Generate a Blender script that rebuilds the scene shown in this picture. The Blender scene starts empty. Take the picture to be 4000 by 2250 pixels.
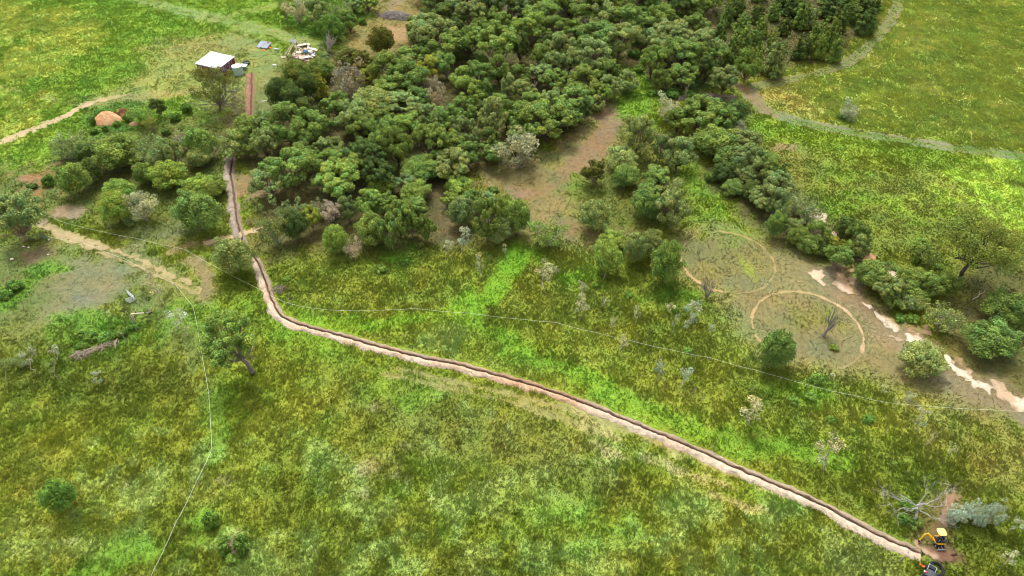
import bpy, math, random
import numpy as np
from mathutils import Vector, Matrix

# ------------------------------------------------------------------ camera, sky, sun, exposure
scn = bpy.context.scene
COL = scn.collection
PITCH, CAMH, FPX = 44.0, 84.0, 2804.0
cd = bpy.data.cameras.new('camera'); cam = bpy.data.objects.new('camera', cd); COL.objects.link(cam)
cd.sensor_width = 36.0; cd.lens = 36.0 * FPX / 4000.0; cd.clip_start = 0.5; cd.clip_end = 9000
cam.location = (0, 0, CAMH); cam.rotation_euler = (math.radians(90 - PITCH), 0, 0)
scn.camera = cam

SUN_EL, SUN_AZ = 62.0, 12.0          # azimuth measured from +Y (far side) towards -X
w = bpy.data.worlds.new('World'); scn.world = w; w.use_nodes = True
nt = w.node_tree; bg = nt.nodes['Background']
sky = nt.nodes.new('ShaderNodeTexSky'); sky.sky_type = 'NISHITA'; sky.sun_disc = False
sky.sun_elevation = math.radians(SUN_EL); sky.sun_rotation = math.radians(-SUN_AZ)
sky.air_density = 1.0; sky.dust_density = 4.0; sky.ozone_density = 0.6
hs = nt.nodes.new('ShaderNodeHueSaturation'); hs.inputs['Saturation'].default_value = 0.06
nt.links.new(sky.outputs[0], hs.inputs['Color']); nt.links.new(hs.outputs[0], bg.inputs['Color'])
bg.inputs['Strength'].default_value = 0.14
sd = bpy.data.lights.new('sun', 'SUN'); so = bpy.data.objects.new('sun', sd); COL.objects.link(so)
sd.energy = 1.5; sd.angle = math.radians(12); sd.color = (1.0, 0.95, 0.86)
_sv = Vector((-math.sin(math.radians(SUN_AZ)) * math.cos(math.radians(SUN_EL)),
              math.cos(math.radians(SUN_AZ)) * math.cos(math.radians(SUN_EL)), math.sin(math.radians(SUN_EL))))
so.rotation_euler = _sv.to_track_quat('Z', 'Y').to_euler(); so.location = (0, 100, 150)
scn.view_settings.view_transform = 'Standard'; scn.view_settings.look = 'None'
scn.view_settings.gamma = 1; scn.view_settings.exposure = 1.14
try: scn.view_settings.use_curve_mapping = False
except Exception: pass
scn.cycles.max_bounces = 6; scn.cycles.diffuse_bounces = 3; scn.cycles.transmission_bounces = 3
scn.cycles.use_adaptive_sampling = True; scn.cycles.filter_width = 1.0

# ------------------------------------------------------------------ pixel <-> place
_t = math.radians(PITCH); CT, ST = math.cos(_t), math.sin(_t)
def at(px, py, z=0.0):
    """place on the plane of height z that the photograph shows at source pixel px, py"""
    a = (px - 2000.0) / FPX; b = (1125.0 - py) / FPX
    dx, dy, dz = a, CT + b * ST, -ST + b * CT
    t = (CAMH - z) / (-dz)
    return np.array([t * dx, t * dy, z])
def F(x, y, z=0.0): return at(x * 4000 / 2576, y * 4000 / 2576, z)
def T(c, r, x, y): return (c * 1000 + x / 1.932, r * 750 + y / 1.932)
def depth(p): return p[1] * CT - (p[2] - CAMH) * ST
def proj(x, y, z=0.0):
    d = y * CT + (CAMH - z) * ST; up = y * ST - (CAMH - z) * CT
    return 2000 + FPX * x / d, 1125 - FPX * up / d
def upright(bpx, tpx, hmax=9.0):
    """base on the ground and the tip, the height chosen so that the thing stands as upright as it can"""
    b = at(*bpx); best = None
    for h in np.linspace(0.15, hmax, 120):
        t = at(tpx[0], tpx[1], h); d = math.hypot(t[0] - b[0], t[1] - b[1])
        if best is None or d < best[0]: best = (d, t)
    return b, best[1]

# ------------------------------------------------------------------ colours and materials
def lin(c): return ((c + 0.055) / 1.055) ** 2.4 if c > 0.04045 else c / 12.92
def S(h, k=0.72):
    h = h.lstrip('#'); return np.array([lin(int(h[i:i + 2], 16) / 255.0) * k for i in (0, 2, 4)])
def mat(name, rgb=(.5, .5, .5), rough=.8, metal=0.0, attr=None, objcol=False, noise=None, bump=None, translucent=0.0, spec=0.3, stretch=(1, 1, 1)):
    m = bpy.data.materials.new(name); m.use_nodes = True; n = m.node_tree; L = n.links
    p = n.nodes['Principled BSDF']; out = n.nodes['Material Output']
    p.inputs['Roughness'].default_value = rough; p.inputs['Metallic'].default_value = metal
    p.inputs['Specular IOR Level'].default_value = spec
    tc = n.nodes.new('ShaderNodeTexCoord'); mp = n.nodes.new('ShaderNodeMapping'); mp.inputs['Scale'].default_value = stretch
    L.new(tc.outputs['Object'], mp.inputs['Vector'])
    if attr:
        a = n.nodes.new('ShaderNodeAttribute'); a.attribute_name = attr; c = a.outputs['Color']
    else:
        a = n.nodes.new('ShaderNodeRGB'); a.outputs[0].default_value = (*rgb, 1); c = a.outputs[0]
    def mul(c1, c2):
        x = n.nodes.new('ShaderNodeMix'); x.data_type = 'RGBA'; x.blend_type = 'MULTIPLY'; x.inputs[0].default_value = 1
        L.new(c1, x.inputs[6]); L.new(c2, x.inputs[7]); return x.outputs[2]
    if objcol:
        o = n.nodes.new('ShaderNodeObjectInfo'); c = mul(c, o.outputs['Color'])
    if noise:                                   # (scale, low, high) multiplies the colour
        for sc, lo, hi in (noise if isinstance(noise[0], tuple) else (noise,)):
            t = n.nodes.new('ShaderNodeTexNoise'); t.inputs['Scale'].default_value = sc; t.inputs['Detail'].default_value = 5
            L.new(mp.outputs[0], t.inputs['Vector'])
            r = n.nodes.new('ShaderNodeMapRange'); r.inputs[1].default_value = .3; r.inputs[2].default_value = .7
            r.inputs[3].default_value = lo; r.inputs[4].default_value = hi
            L.new(t.outputs[0], r.inputs[0])
            cb = n.nodes.new('ShaderNodeCombineColor')
            for i in range(3): L.new(r.outputs[0], cb.inputs[i])
            c = mul(c, cb.outputs[0])
    L.new(c, p.inputs['Base Color'])
    if bump:
        t = n.nodes.new('ShaderNodeTexNoise'); t.inputs['Scale'].default_value = bump[0]; t.inputs['Detail'].default_value = 6
        L.new(mp.outputs[0], t.inputs['Vector'])
        b = n.nodes.new('ShaderNodeBump'); b.inputs['Strength'].default_value = bump[1]; b.inputs['Distance'].default_value = bump[2]
        L.new(t.outputs[0], b.inputs['Height']); L.new(b.outputs[0], p.inputs['Normal'])
    if translucent:
        tr = n.nodes.new('ShaderNodeBsdfTranslucent'); L.new(c, tr.inputs['Color'])
        mx = n.nodes.new('ShaderNodeMixShader'); mx.inputs[0].default_value = translucent
        L.new(p.outputs[0], mx.inputs[1]); L.new(tr.outputs[0], mx.inputs[2]); L.new(mx.outputs[0], out.inputs['Surface'])
    return m

M = {}
M['ground'] = mat('ground', attr='Col', rough=.95, spec=.1, noise=((1.3, .78, 1.22), (6.0, .75, 1.25)), bump=(5.0, .6, .25))
M['soil'] = mat('soil', attr='Col', rough=.95, spec=.1, noise=((2.2, .88, 1.12), (9.0, .82, 1.18)), bump=(7.0, .7, .12))
M['grass'] = mat('grass', attr='Col', rough=.7, spec=.15, translucent=.32)
M['leaf'] = mat('leaf', attr='Col', objcol=True, rough=.8, spec=.05, translucent=.24)
M['bark'] = mat('bark', attr='Col', objcol=True, rough=.9, spec=.15, noise=(4.0, .65, 1.3))

# ------------------------------------------------------------------ mesh helpers
class MB:
    def __init__(s): s.v = []; s.f = []; s.c = []
    def add(s, v, f, c=(1, 1, 1)):
        o = len(s.v); s.v += [tuple(map(float, q)) for q in v]; s.f += [tuple(i + o for i in q) for q in f]
        s.c += [tuple(c)] * len(v)
    def box(s, c, d, rz=0.0, col=(1, 1, 1), bev=0.0, tilt=None):
        x, y, z = d[0] / 2, d[1] / 2, d[2] / 2; b = min(bev, x * .9, y * .9, z * .9)
        if b <= 0:
            v = [(sx * x, sy * y, sz * z) for sz in (-1, 1) for sx, sy in ((-1, -1), (1, -1), (1, 1), (-1, 1))]
            f = [(3, 2, 1, 0), (4, 5, 6, 7), (0, 1, 5, 4), (1, 2, 6, 5), (2, 3, 7, 6), (3, 0, 4, 7)]
        else:
            v = []; f = []; lv = ((-z, b), (-z + b, 0), (z - b, 0), (z, b))
            for zz, ins in lv:
                X, Y = x - ins, y - ins
                for sx, sy in ((-1, -1), (1, -1), (1, 1), (-1, 1)):
                    cx, cy = sx * (X - b), sy * (Y - b); a0 = {(-1, -1): 180, (1, -1): 270, (1, 1): 0, (-1, 1): 90}[(sx, sy)]
                    for k in range(4):
                        a = math.radians(a0 + 30 * k); v.append((cx + b * math.cos(a), cy + b * math.sin(a), zz))
            n = 16
            f = [tuple(range(n - 1, -1, -1)), tuple(range(3 * n, 4 * n))]
            for l in range(3):
                for i in range(n): j = (i + 1) % n; f.append((l * n + i, l * n + j, l * n + n + j, l * n + n + i))
        m = Matrix.Rotation(rz, 3, 'Z')
        if tilt: m = m @ Matrix.Rotation(tilt[0], 3, 'X') @ Matrix.Rotation(tilt[1], 3, 'Y')
        s.add([Vector(c) + m @ Vector(q) for q in v], f, col)
    def tube(s, pts, rad, n=6, col=(1, 1, 1), closed=False):
        pts = [Vector(p) for p in pts]; rad = list(rad) if hasattr(rad, '__len__') else [rad] * len(pts)
        v = []; f = []; N = len(pts); ref = Vector((.3, .9, .2))
        for i, p in enumerate(pts):
            d = (pts[(i + 1) % N] - pts[i - 1]) if closed else (pts[min(i + 1, N - 1)] - pts[max(i - 1, 0)])
            if d.length < 1e-9: d = Vector((0, 0, 1))
            d.normalize(); a = d.cross(ref)
            if a.length < 1e-3: a = d.cross(Vector((1, 0, 0)))
            a.normalize(); b = d.cross(a)
            for k in range(n):
                t = 2 * math.pi * k / n; v.append(p + (a * math.cos(t) + b * math.sin(t)) * rad[i])
        for i in range(N if closed else N - 1):
            for k in range(n):
                k2 = (k + 1) % n; j = (i + 1) % N; f.append((i * n + k, i * n + k2, j * n + k2, j * n + k))
        if not closed: f += [tuple(range(n - 1, -1, -1)), tuple(range((N - 1) * n, N * n))]
        s.add(v, f, col)
    def lathe(s, c, prof, n=32, col=(1, 1, 1)):
        v = []; f = []
        for r, z in prof:
            for k in range(n): a = 2 * math.pi * k / n; v.append((c[0] + r * math.cos(a), c[1] + r * math.sin(a), c[2] + z))
        for i in range(len(prof) - 1):
            for k in range(n): k2 = (k + 1) % n; f.append((i * n + k, i * n + k2, (i + 1) * n + k2, (i + 1) * n + k))
        f.append(tuple(range(n - 1, -1, -1))); f.append(tuple(range((len(prof) - 1) * n, len(prof) * n)))
        s.add(v, f, col)
    def mesh(s, name, m):
        me = bpy.data.meshes.new(name); me.from_pydata(s.v, [], s.f)
        a = me.color_attributes.new('Col', 'FLOAT_COLOR', 'POINT')
        a.data.foreach_set('color', np.c_[np.array(s.c, dtype=np.float32), np.ones(len(s.c), np.float32)].ravel())
        me.materials.append(m); me.update(); return me
    def build(s, name, m, parent=None, smooth=False):
        me = s.mesh(name, m)
        if smooth: me.shade_smooth()
        return link(name, me, parent)
def link(name, me, parent=None):
    o = bpy.data.objects.new(name, me); COL.objects.link(o)
    if parent is not None:
        o.parent = parent
    return o
def bigmesh(name, V, Fc, C, m, smooth=False):
    k = Fc.shape[1]; me = bpy.data.meshes.new(name)
    me.vertices.add(len(V)); me.vertices.foreach_set('co', np.ascontiguousarray(V, np.float32).ravel())
    me.loops.add(Fc.size); me.loops.foreach_set('vertex_index', np.ascontiguousarray(Fc, np.int32).ravel())
    me.polygons.add(len(Fc)); me.polygons.foreach_set('loop_start', np.arange(0, Fc.size, k, dtype=np.int32))
    try: me.polygons.foreach_set('loop_total', np.full(len(Fc), k, np.int32))
    except Exception: pass
    a = me.color_attributes.new('Col', 'FLOAT_COLOR', 'POINT')
    a.data.foreach_set('color', np.c_[C, np.ones(len(C))].astype(np.float32).ravel())
    me.materials.append(m); me.update(calc_edges=True)
    if smooth: me.shade_smooth()
    return me
def tag(o, label=None, cat=None, group=None, kind=None):
    if label: o['label'] = label
    if cat: o['category'] = cat
    if group: o['group'] = group
    if kind: o['kind'] = kind
    return o
def thing(name, label, cat, loc, rz=0.0, group=None):
    o = bpy.data.objects.new(name, None); COL.objects.link(o); o.empty_display_size = .3
    o.location = loc; o.rotation_euler = (0, 0, rz)
    return tag(o, label, cat, group)

# ------------------------------------------------------------------ noise
_rs = np.random.RandomState(5); _tab = _rs.rand(256, 256)
def vnoise(x, y):
    xi = np.floor(x).astype(int); yi = np.floor(y).astype(int); fx = x - xi; fy = y - yi
    fx = fx * fx * (3 - 2 * fx); fy = fy * fy * (3 - 2 * fy)
    g = lambda a, b: _tab[a & 255, b & 255]
    return (g(xi, yi) * (1 - fx) + g(xi + 1, yi) * fx) * (1 - fy) + (g(xi, yi + 1) * (1 - fx) + g(xi + 1, yi + 1) * fx) * fy
def fbm(x, y, s, o=4, seed=0):
    r = 0; a = 1; t = 0; x = x / s + seed * 17.3; y = y / s + seed * 9.1
    for i in range(o): r = r + a * vnoise(x, y); t += a; a *= .55; x = x * 2.03 + 11; y = y * 2.03 + 7
    return r / t
def sstep(a, b, v): t = np.clip((v - a) / (b - a), 0, 1); return t * t * (3 - 2 * t)

# ------------------------------------------------------------------ ground colour and grass-length map
def smooth_path(pts, step=.5):
    P = np.array(pts, float); n = len(P); out = []
    for i in range(n - 1):
        p0, p1, p2, p3 = P[max(i - 1, 0)], P[i], P[i + 1], P[min(i + 2, n - 1)]
        k = max(2, int(np.linalg.norm(p2 - p1) / step))
        t = np.linspace(0, 1, k, endpoint=False)[:, None]
        out.append(.5 * ((2 * p1) + (-p0 + p2) * t + (2 * p0 - 5 * p1 + 4 * p2 - p3) * t ** 2 + (-p0 + 3 * p1 - 3 * p2 + p3) * t ** 3))
    out.append(P[-1:]); return np.vstack(out)
def seg_dist(x, y, P):
    d = np.full(x.shape, 1e9)
    for (ax, ay), (bx, by) in zip(P[:-1, :2], P[1:, :2]):
        vx, vy = bx - ax, by - ay; l2 = vx * vx + vy * vy + 1e-9
        t = np.clip(((x - ax) * vx + (y - ay) * vy) / l2, 0, 1)
        d = np.minimum(d, (x - ax - t * vx) ** 2 + (y - ay - t * vy) ** 2)
    return np.sqrt(d)
def inside(x, y, P):
    r = np.zeros(x.shape, bool); n = len(P)
    for i in range(n):
        ax, ay = P[i][:2]; bx, by = P[(i + 1) % n][:2]
        if ay == by: continue
        r ^= ((ay > y) != (by > y)) & (x < (bx - ax) * (y - ay) / (by - ay) + ax)
    return r
LAYERS = []   # (kind, world points, half width, softness, ragged, colour, strength, grass length or None, margin)
def _pts(p): return np.array([F(*q) for q in p])
def area(p, col, a=1.0, soft=2.0, rag=3.0, ln=None, src=False):
    P = np.array([at(*q) for q in p]) if src else _pts(p)
    LAYERS.append(('a', P, 0, soft, rag, S(col), a, ln))
def line(p, wd, col, a=1.0, soft=.6, rag=.6, ln=None, src=False):
    P = np.array([at(*q) for q in p]) if src else _pts(p)
    LAYERS.append(('l', smooth_path(P, 1.5), wd / 2, soft, rag, S(col), a, ln))
def blob(x, y, rx, ry, col, a=1.0, soft=2.0, rag=3.0, ln=None):
    area([(x + rx * math.cos(t), y + ry * math.sin(t)) for t in np.linspace(0, 6.283, 13)[:-1]], col, a, soft, rag, ln)
def shape_mask(L, x, y, n1):
    k, P, hw, soft, rag, col, a, ln = L; m = np.zeros(x.shape); g = hw + soft + rag + .5
    b = (x > P[:, 0].min() - g) & (x < P[:, 0].max() + g) & (y > P[:, 1].min() - g) & (y < P[:, 1].max() + g)
    if not b.any(): return m
    xx, yy = x[b], y[b]
    if k == 'a':
        d = seg_dist(xx, yy, np.vstack([P, P[:1]])); d = np.where(inside(xx, yy, P), d, -d)
    else: d = hw - seg_dist(xx, yy, P)
    m[b] = sstep(-soft, soft, d + (n1[b] - .5) * 2 * rag)
    return m
# ------------------------------------------------------------------ what covers the ground, place by place
MEADOW = [(-300, -60), (690, -60), (735, 80), (700, 150), (640, 300), (560, 330), (420, 330), (240, 345), (130, 420), (-300, 520)]
area(MEADOW, '#84a838', 1, 4, 4, .55)
area([(380, 120), (520, 90), (640, 105), (700, 150), (690, 220), (645, 300), (560, 300), (470, 235), (330, 265), (250, 250), (330, 190)], '#a9ad62', .7, 5, 5, .3)
blob(520, 115, 120, 28, '#a8a567', .5, 4, 4, .3)
for b in ((95, 55, 110, 38), (45, 75, 60, 40), (150, 100, 100, 40), (35, 180, 60, 45), (85, 160, 80, 40), (60, 280, 50, 40), (30, 330, 70, 45), (110, 245, 60, 22), (10, 20, 90, 25), (210, 60, 60, 26)):
    blob(*b, '#b3bd55', .6, 3, 7, .75)
line([(0, 215), (60, 232), (130, 250), (190, 262)], 1.6, '#9fa95c', .7, 1, 1.5, .25)
line([(220, 210), (330, 150), (450, 105), (560, 70)], 1.2, '#6f9630', .6, 1, 1.5, .4)
# scrub left of the trench
area([(-300, 440), (120, 420), (240, 330), (420, 300), (560, 300), (600, 340), (575, 400), (570, 560), (420, 600), (260, 580), (130, 545), (-300, 600)], '#7d8a45', 1, 4, 4, .4)
area([(180, 400), (400, 345), (545, 340), (560, 420), (400, 440), (220, 480)], '#5f6436', .9, 4, 4, .3)
area([(200, 255), (330, 245), (340, 330), (250, 345), (190, 320)], '#5f8638', .9, 3, 4, .5)
area([(230, 470), (560, 440), (560, 560), (420, 575), (280, 575), (230, 520)], '#6f7d38', .8, 4, 4, .35)
area([(370, 585), (470, 560), (520, 580), (500, 605), (420, 610)], '#97966a', .5, 3, 4, .2)
area([(40, 440), (110, 435), (130, 490), (100, 505), (60, 470)], '#b08d63', .8, 2, 4, .08)
blob(102, 495, 14, 8, '#d3a06c', .95, .5, 1.2, 0)
blob(80, 447, 30, 8, '#c99d72', .8, .6, 2.2, .05)
# wood floor
WOOD = [(560, 300), (690, 165), (860, 120), (930, 90), (1030, 70), (1060, -60), (2250, -60), (2200, 60), (2110, 150), (1980, 175), (1850, 200), (1700, 260), (1640, 230), (1565, 140), (1560, 230), (1480, 300), (1420, 360), (1230, 400), (1180, 480), (1330, 520), (1340, 610), (1100, 640), (900, 650), (690, 640), (625, 560), (640, 480), (620, 400), (560, 370)]
area(WOOD, '#6f6a42', .95, 3, 4, .22)
for b in ((960, 250, 60, 20), (1240, 250, 70, 30), (1510, 100, 60, 30), (1000, 420, 60, 25), (1160, 140, 60, 15), (1800, 60, 50, 40), (1750, 210, 80, 30)):
    blob(*b, '#5f7a34', .7, 3, 5, .4)
area([(700, -60), (930, -60), (935, 40), (900, 100), (820, 130), (730, 70)], '#5f8a2e', .85, 3, 4, .5)
area([(900, 60), (960, -20), (1070, -60), (1075, 60), (1030, 120), (960, 140), (870, 200), (850, 150)], '#a89a5c', .95, 3, 4, .2)
blob(925, 40, 28, 7, '#6f9a34', .8, 2, 3, .4)
blob(1005, 85, 40, 20, '#c9aa7c', .8, 2, 4, .05)
line([(975, 20), (1000, 0), (1030, -20)], 2.5, '#ab9a7a', .7, 1.5, 2, .1)
# bare clearing in the middle
area([(1195, 425), (1300, 400), (1400, 375), (1480, 300), (1530, 265), (1570, 290), (1560, 360), (1520, 420), (1450, 480), (1435, 540), (1480, 580), (1560, 590), (1500, 630), (1340, 620), (1330, 545), (1270, 490), (1205, 470)], '#a79a66', .95, 4, 4, .14)
line([(1540, 280), (1530, 320), (1500, 370), (1480, 400), (1440, 440)], 5, '#b79a74', .85, 1.5, 2.5, .03)
line([(1420, 455), (1370, 480), (1320, 500)], 1.6, '#b39368', .6, 1, 1.5, .05)
line([(1500, 385), (1512, 420), (1490, 450)], 1, '#b6a075', .5, .6, 1, .1)
blob(1255, 500, 50, 14, '#a89276', .7, 2, 4, .05)
blob(1450, 470, 30, 20, '#7f9f35', .8, 2, 4, .35)
blob(1380, 410, 25, 12, '#8f9a50', .6, 2, 4, .25)
line([(1430, 575), (1470, 595), (1520, 600), (1600, 590)], 4, '#a5916a', .7, 2, 2, .05)
line([(1090, 470), (1150, 520), (1110, 560), (1140, 610)], 5, '#8f8058', .7, 2, 3, .1)
blob(630, 470, 40, 22, '#b79f72', .8, 2, 4, .06)
# green gully strip and right belt
area([(1560, 130), (1590, 150), (1640, 210), (1660, 270), (1640, 330), (1590, 320), (1560, 260), (1575, 210)], '#80a636', .95, 2, 3, .54)
blob(1585, 150, 20, 20, '#a48f6c', .7, 1.5, 3, .05)
line([(1780, -20), (1775, 60), (1770, 110), (1760, 140)], 5, '#9a8b62', .85, 2, 2.5, .1)
area([(1590, 330), (1750, 330), (1780, 440), (1740, 560), (1600, 590), (1480, 560), (1470, 480), (1540, 400)], '#757c3c', .85, 4, 4, .3)
area([(1700, 420), (1740, 400), (1790, 470), (1850, 540), (1900, 590), (1830, 590), (1760, 560), (1730, 490)], '#82a438', .9, 3, 4, .5)
area([(1740, 300), (1880, 260), (1960, 400), (2190, 640), (2170, 680), (2060, 665), (1900, 580), (1800, 470)], '#65653c', .95, 3, 4, .2)
# right-hand pasture
RIGHT = [(1870, 240), (1980, 180), (2120, 160), (2220, 60), (2280, -60), (2900, -60), (2900, 420), (2300, 345), (2050, 320), (1940, 290)]
area(RIGHT, '#97a845', 1, 3, 4, .75)
area([(2150, 220), (2300, 60), (2600, 60), (2900, 360), (2560, 370), (2320, 330), (2120, 310)], '#8f9f42', .65, 9, 8, .85)
for i in range(110):
    r = random.Random(i); blob(r.uniform(2050, 2620), r.uniform(0, 350), r.uniform(8, 34), r.uniform(3, 9), r.choice(['#b6ba5c', '#b4c058', '#6a8234', '#7c9238', '#a8a652', '#6c7a34']), .55, 1, 4, r.uniform(.6, 1))
area([(1880, 215), (2000, 200), (2060, 300), (1960, 290), (1900, 250)], '#b9ab5a', .7, 4, 4, .5)
area([(1890, 300), (2000, 310), (2200, 345), (2380, 372), (2900, 420), (2900, 470), (2250, 420), (2000, 370), (1940, 380)], '#88a636', .95, 4, 4, .55)
area([(1940, 375), (2250, 420), (2900, 470), (2900, 720), (2400, 690), (2200, 640), (2060, 520), (1960, 420)], '#83923e', .95, 6, 5, .45)
blob(1995, 420, 60, 35, '#8f9046', .6, 5, 5, .3)
for b in ((2215, 418, 55, 22), (2500, 450, 80, 40), (2560, 520, 60, 50), (2430, 440, 40, 20), (2300, 500, 60, 14), (2560, 420, 70, 20)):
    blob(*b, '#b0cc4c', .75, 2.5, 5, .54)
for b in ((2150, 520, 90, 30), (2350, 560, 70, 25), (2120, 440, 60, 15)):
    blob(*b, '#77a030', .6, 4, 5, .5)
area([(2390, 700), (2440, 640), (2900, 700), (2900, 860), (2500, 880), (2380, 800)], '#6d6a3e', .85, 4, 4, .2)
# the dry bench with the tyre circles
area([(1690, 600), (1800, 565), (1920, 590), (2060, 660), (2180, 690), (2300, 850), (2420, 950), (2560, 1040), (2576, 1120), (2420, 1060), (2200, 960), (2010, 935), (1900, 900), (1800, 760), (1700, 730)], '#a59c6a', .95, 4, 4, .15)
blob(1830, 650, 95, 55, '#8e8c4c', .6, 4, 5, .25)
blob(1850, 590, 60, 14, '#86a63a', .6, 3, 4, .4)
blob(2040, 800, 60, 24, '#86903c', .7, 3, 4, .4)
blob(2060, 890, 70, 20, '#9c9b74', .6, 3, 4, .1)
blob(1880, 830, 60, 40, '#8f9c66', .6, 5, 4, .2)
line([(1860, 640), (1880, 680), (1905, 725)], .7, '#aab24e', .8, .4, .6, .2)
line([(1880, 660), (1900, 700), (1918, 732)], .7, '#aab24e', .7, .4, .6, .2)
area([(2350, 800), (2440, 770), (2900, 900), (2900, 1100), (2576, 1060), (2440, 980), (2330, 900)], '#87814f', .85, 4, 4, .14)
# middle field above the tape fence
area([(690, 640), (1340, 610), (1500, 620), (1700, 690), (1800, 760), (1900, 900), (2100, 950), (2576, 1080), (2576, 1230), (2200, 1180), (1800, 1000), (1300, 820), (900, 790), (720, 770), (660, 690)], '#7c8a32', .85, 5, 5, .75)
for i in range(40):
    r = random.Random(100 + i); t = r.random(); blob(740 + t * 1500 + r.uniform(-60, 60), 690 + t * 330 + r.uniform(-50, 110), r.uniform(15, 50), r.uniform(8, 20), r.choice(['#8a962f', '#98a03c', '#6a7a2e', '#72902f', '#8f9d45']), .4, 2, 4, r.uniform(.5, 1))
line([(1310, 645), (1280, 690), (1240, 730), (1205, 775)], 2.8, '#80b032', .85, 1.1, 1.8, .35)
area([(1135, 775), (1175, 750), (1215, 745), (1230, 795), (1170, 800), (1140, 790)], '#82b034', .7, 1.6, 3, .45)
line([(730, 815), (800, 822), (870, 826), (960, 815), (1080, 800)], 3.2, '#84b230', .7, 1.5, 2, .4)
line([(1170, 790), (1240, 830), (1330, 885), (1450, 945), (1560, 1005), (1680, 1060), (1800, 1105), (1950, 1120), (2100, 1150)], 3.6, '#80ac34', .8, 1.3, 2.0, .45)
for b in ((1010, 640, 60, 14), (1330, 640, 40, 18), (1450, 700, 50, 20), (1640, 640, 40, 12), (2010, 990, 60, 25), (1700, 740, 60, 25)):
    blob(*b, '#649a26', .6, 2.5, 4, .5)
area([(640, 740), (760, 830), (1000, 900), (1000, 960), (760, 900), (640, 840), (560, 830), (590, 760)], '#83a433', .7, 4, 4, .5)
# near field
for i in range(70):
    r = random.Random(300 + i); blob(r.uniform(-150, 2500), r.uniform(950, 1500), r.uniform(20, 80), r.uniform(10, 35), r.choice(['#8f9c34', '#98a238', '#6e8030', '#74902f', '#86823a', '#8a9034', '#a3a84c', '#78883a']), .38, 2, 4, r.uniform(.5, 1))
area([(860, 960), (1000, 950), (1200, 1000), (1450, 1120), (1550, 1230), (1400, 1230), (1150, 1160), (920, 1060)], '#7d8446', .55, 6, 5, .45)
for b in ((1105, 860, 40, 22), (1165, 1030, 55, 26), (770, 1165, 40, 50), (1260, 1270, 130, 50), (1480, 1430, 160, 40), (1050, 1400, 180, 45), (1750, 1280, 60, 50), (1820, 1400, 150, 40), (420, 1160, 110, 30), (330, 1210, 110, 35), (270, 1390, 200, 30), (700, 1410, 120, 40), (480, 1140, 60, 22), (2120, 1390, 60, 50), (930, 1290, 50, 40), (1560, 1150, 40, 16), (1950, 1300, 60, 60)):
    blob(*b, '#9fb667', .42, 2, 7, .9)
for b in ((560, 1010, 25, 90), (970, 970, 60, 30), (1070, 980, 40, 30), (1350, 1300, 60, 30), (1520, 1330, 80, 30), (1900, 1230, 60, 30)):
    blob(*b, '#7ea52e', .5, 3, 4, .5)
for b in ((950, 1030, 14, 7), (930, 1180, 11, 5), (1000, 1200, 10, 5), (920, 1250, 9, 4), (315, 1220, 10, 6), (170, 1360, 12, 4), (560, 1200, 12, 4), (1010, 1120, 11, 4), (1840, 1180, 12, 4)):
    blob(*b, '#a08d75', .4, .8, 1.4, .3)
line([(100, 1480), (240, 1435), (330, 1405), (440, 1372), (500, 1330)], 3.2, '#7ba534', .85, 1.2, 2, .35)
line([(520, 930), (535, 1000), (545, 1080), (548, 1150)], 2.2, '#86ac44', .6, 1, 1.6, .3)
line([(985, 925), (1080, 945), (1160, 965), (1250, 985), (1400, 1022), (1560, 1075), (1700, 1130), (1850, 1195)], .9, '#b9b26c', .95, .35, .5, .1)
line([(970, 940), (1070, 962), (1160, 982), (1240, 1000), (1380, 1040), (1520, 1090)], .9, '#b4ae68', .85, .35, .6, .12)
for i in range(22):
    r = random.Random(500 + i); t = r.random(); x = 1450 + t * 480; y = 1050 + t * 190 + r.uniform(-20, 60); line([(x, y), (x + r.uniform(20, 45), y + r.uniform(10, 25))], .6, '#b6b070', .7, .4, 1, .54)
area([(2330, 1060), (2700, 1130), (2700, 1290), (2450, 1240), (2380, 1150)], '#a39a4c', .7, 6, 5, .45)
area([(2130, 1300), (2250, 1380), (2300, 1480), (2100, 1480), (2060, 1400)], '#8f9c52', .6, 4, 4, .7)
area([(2300, 1200), (2576, 1300), (2700, 1480), (2400, 1480), (2380, 1300)], '#66722a', .7, 5, 4, .54)
# left paddock
area([(-300, 590), (80, 600), (200, 630), (330, 680), (440, 740), (500, 850), (500, 950), (380, 800), (250, 780), (120, 860), (-300, 880)], '#8c9a55', .95, 4, 4, .22)
area([(100, 680), (200, 650), (320, 640), (370, 690), (330, 730), (270, 770), (140, 800), (90, 770)], '#a3a27c', .75, 4, 5, .06)
area([(-200, 720), (60, 690), (130, 650), (150, 680), (90, 730), (60, 790), (-200, 820)], '#6b9732', .9, 2, 4, .55)
area([(100, 830), (200, 790), (250, 790), (260, 820), (160, 860)], '#719c34', .9, 2, 4, .5)
area([(200, 860), (300, 800), (370, 810), (420, 850), (330, 880), (250, 910), (150, 890)], '#688f34', .9, 2, 4, .7)
area([(440, 760), (490, 740), (530, 800), (500, 850), (470, 800)], '#769e36', .8, 2, 3, .45)
area([(-200, 870), (150, 870), (240, 920), (400, 890), (500, 960), (500, 1010), (250, 1010), (-200, 1000)], '#63702a', .85, 5, 4, .75)
blob(25, 800, 30, 10, '#a89c86', .8, 1.5, 3, 0)
blob(210, 750, 26, 8, '#a89c86', .5, 1.5, 3, 0)
area([(60, 640), (110, 620), (140, 640), (70, 655)], '#a78a72', .8, 1.5, 2, .03)
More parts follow.
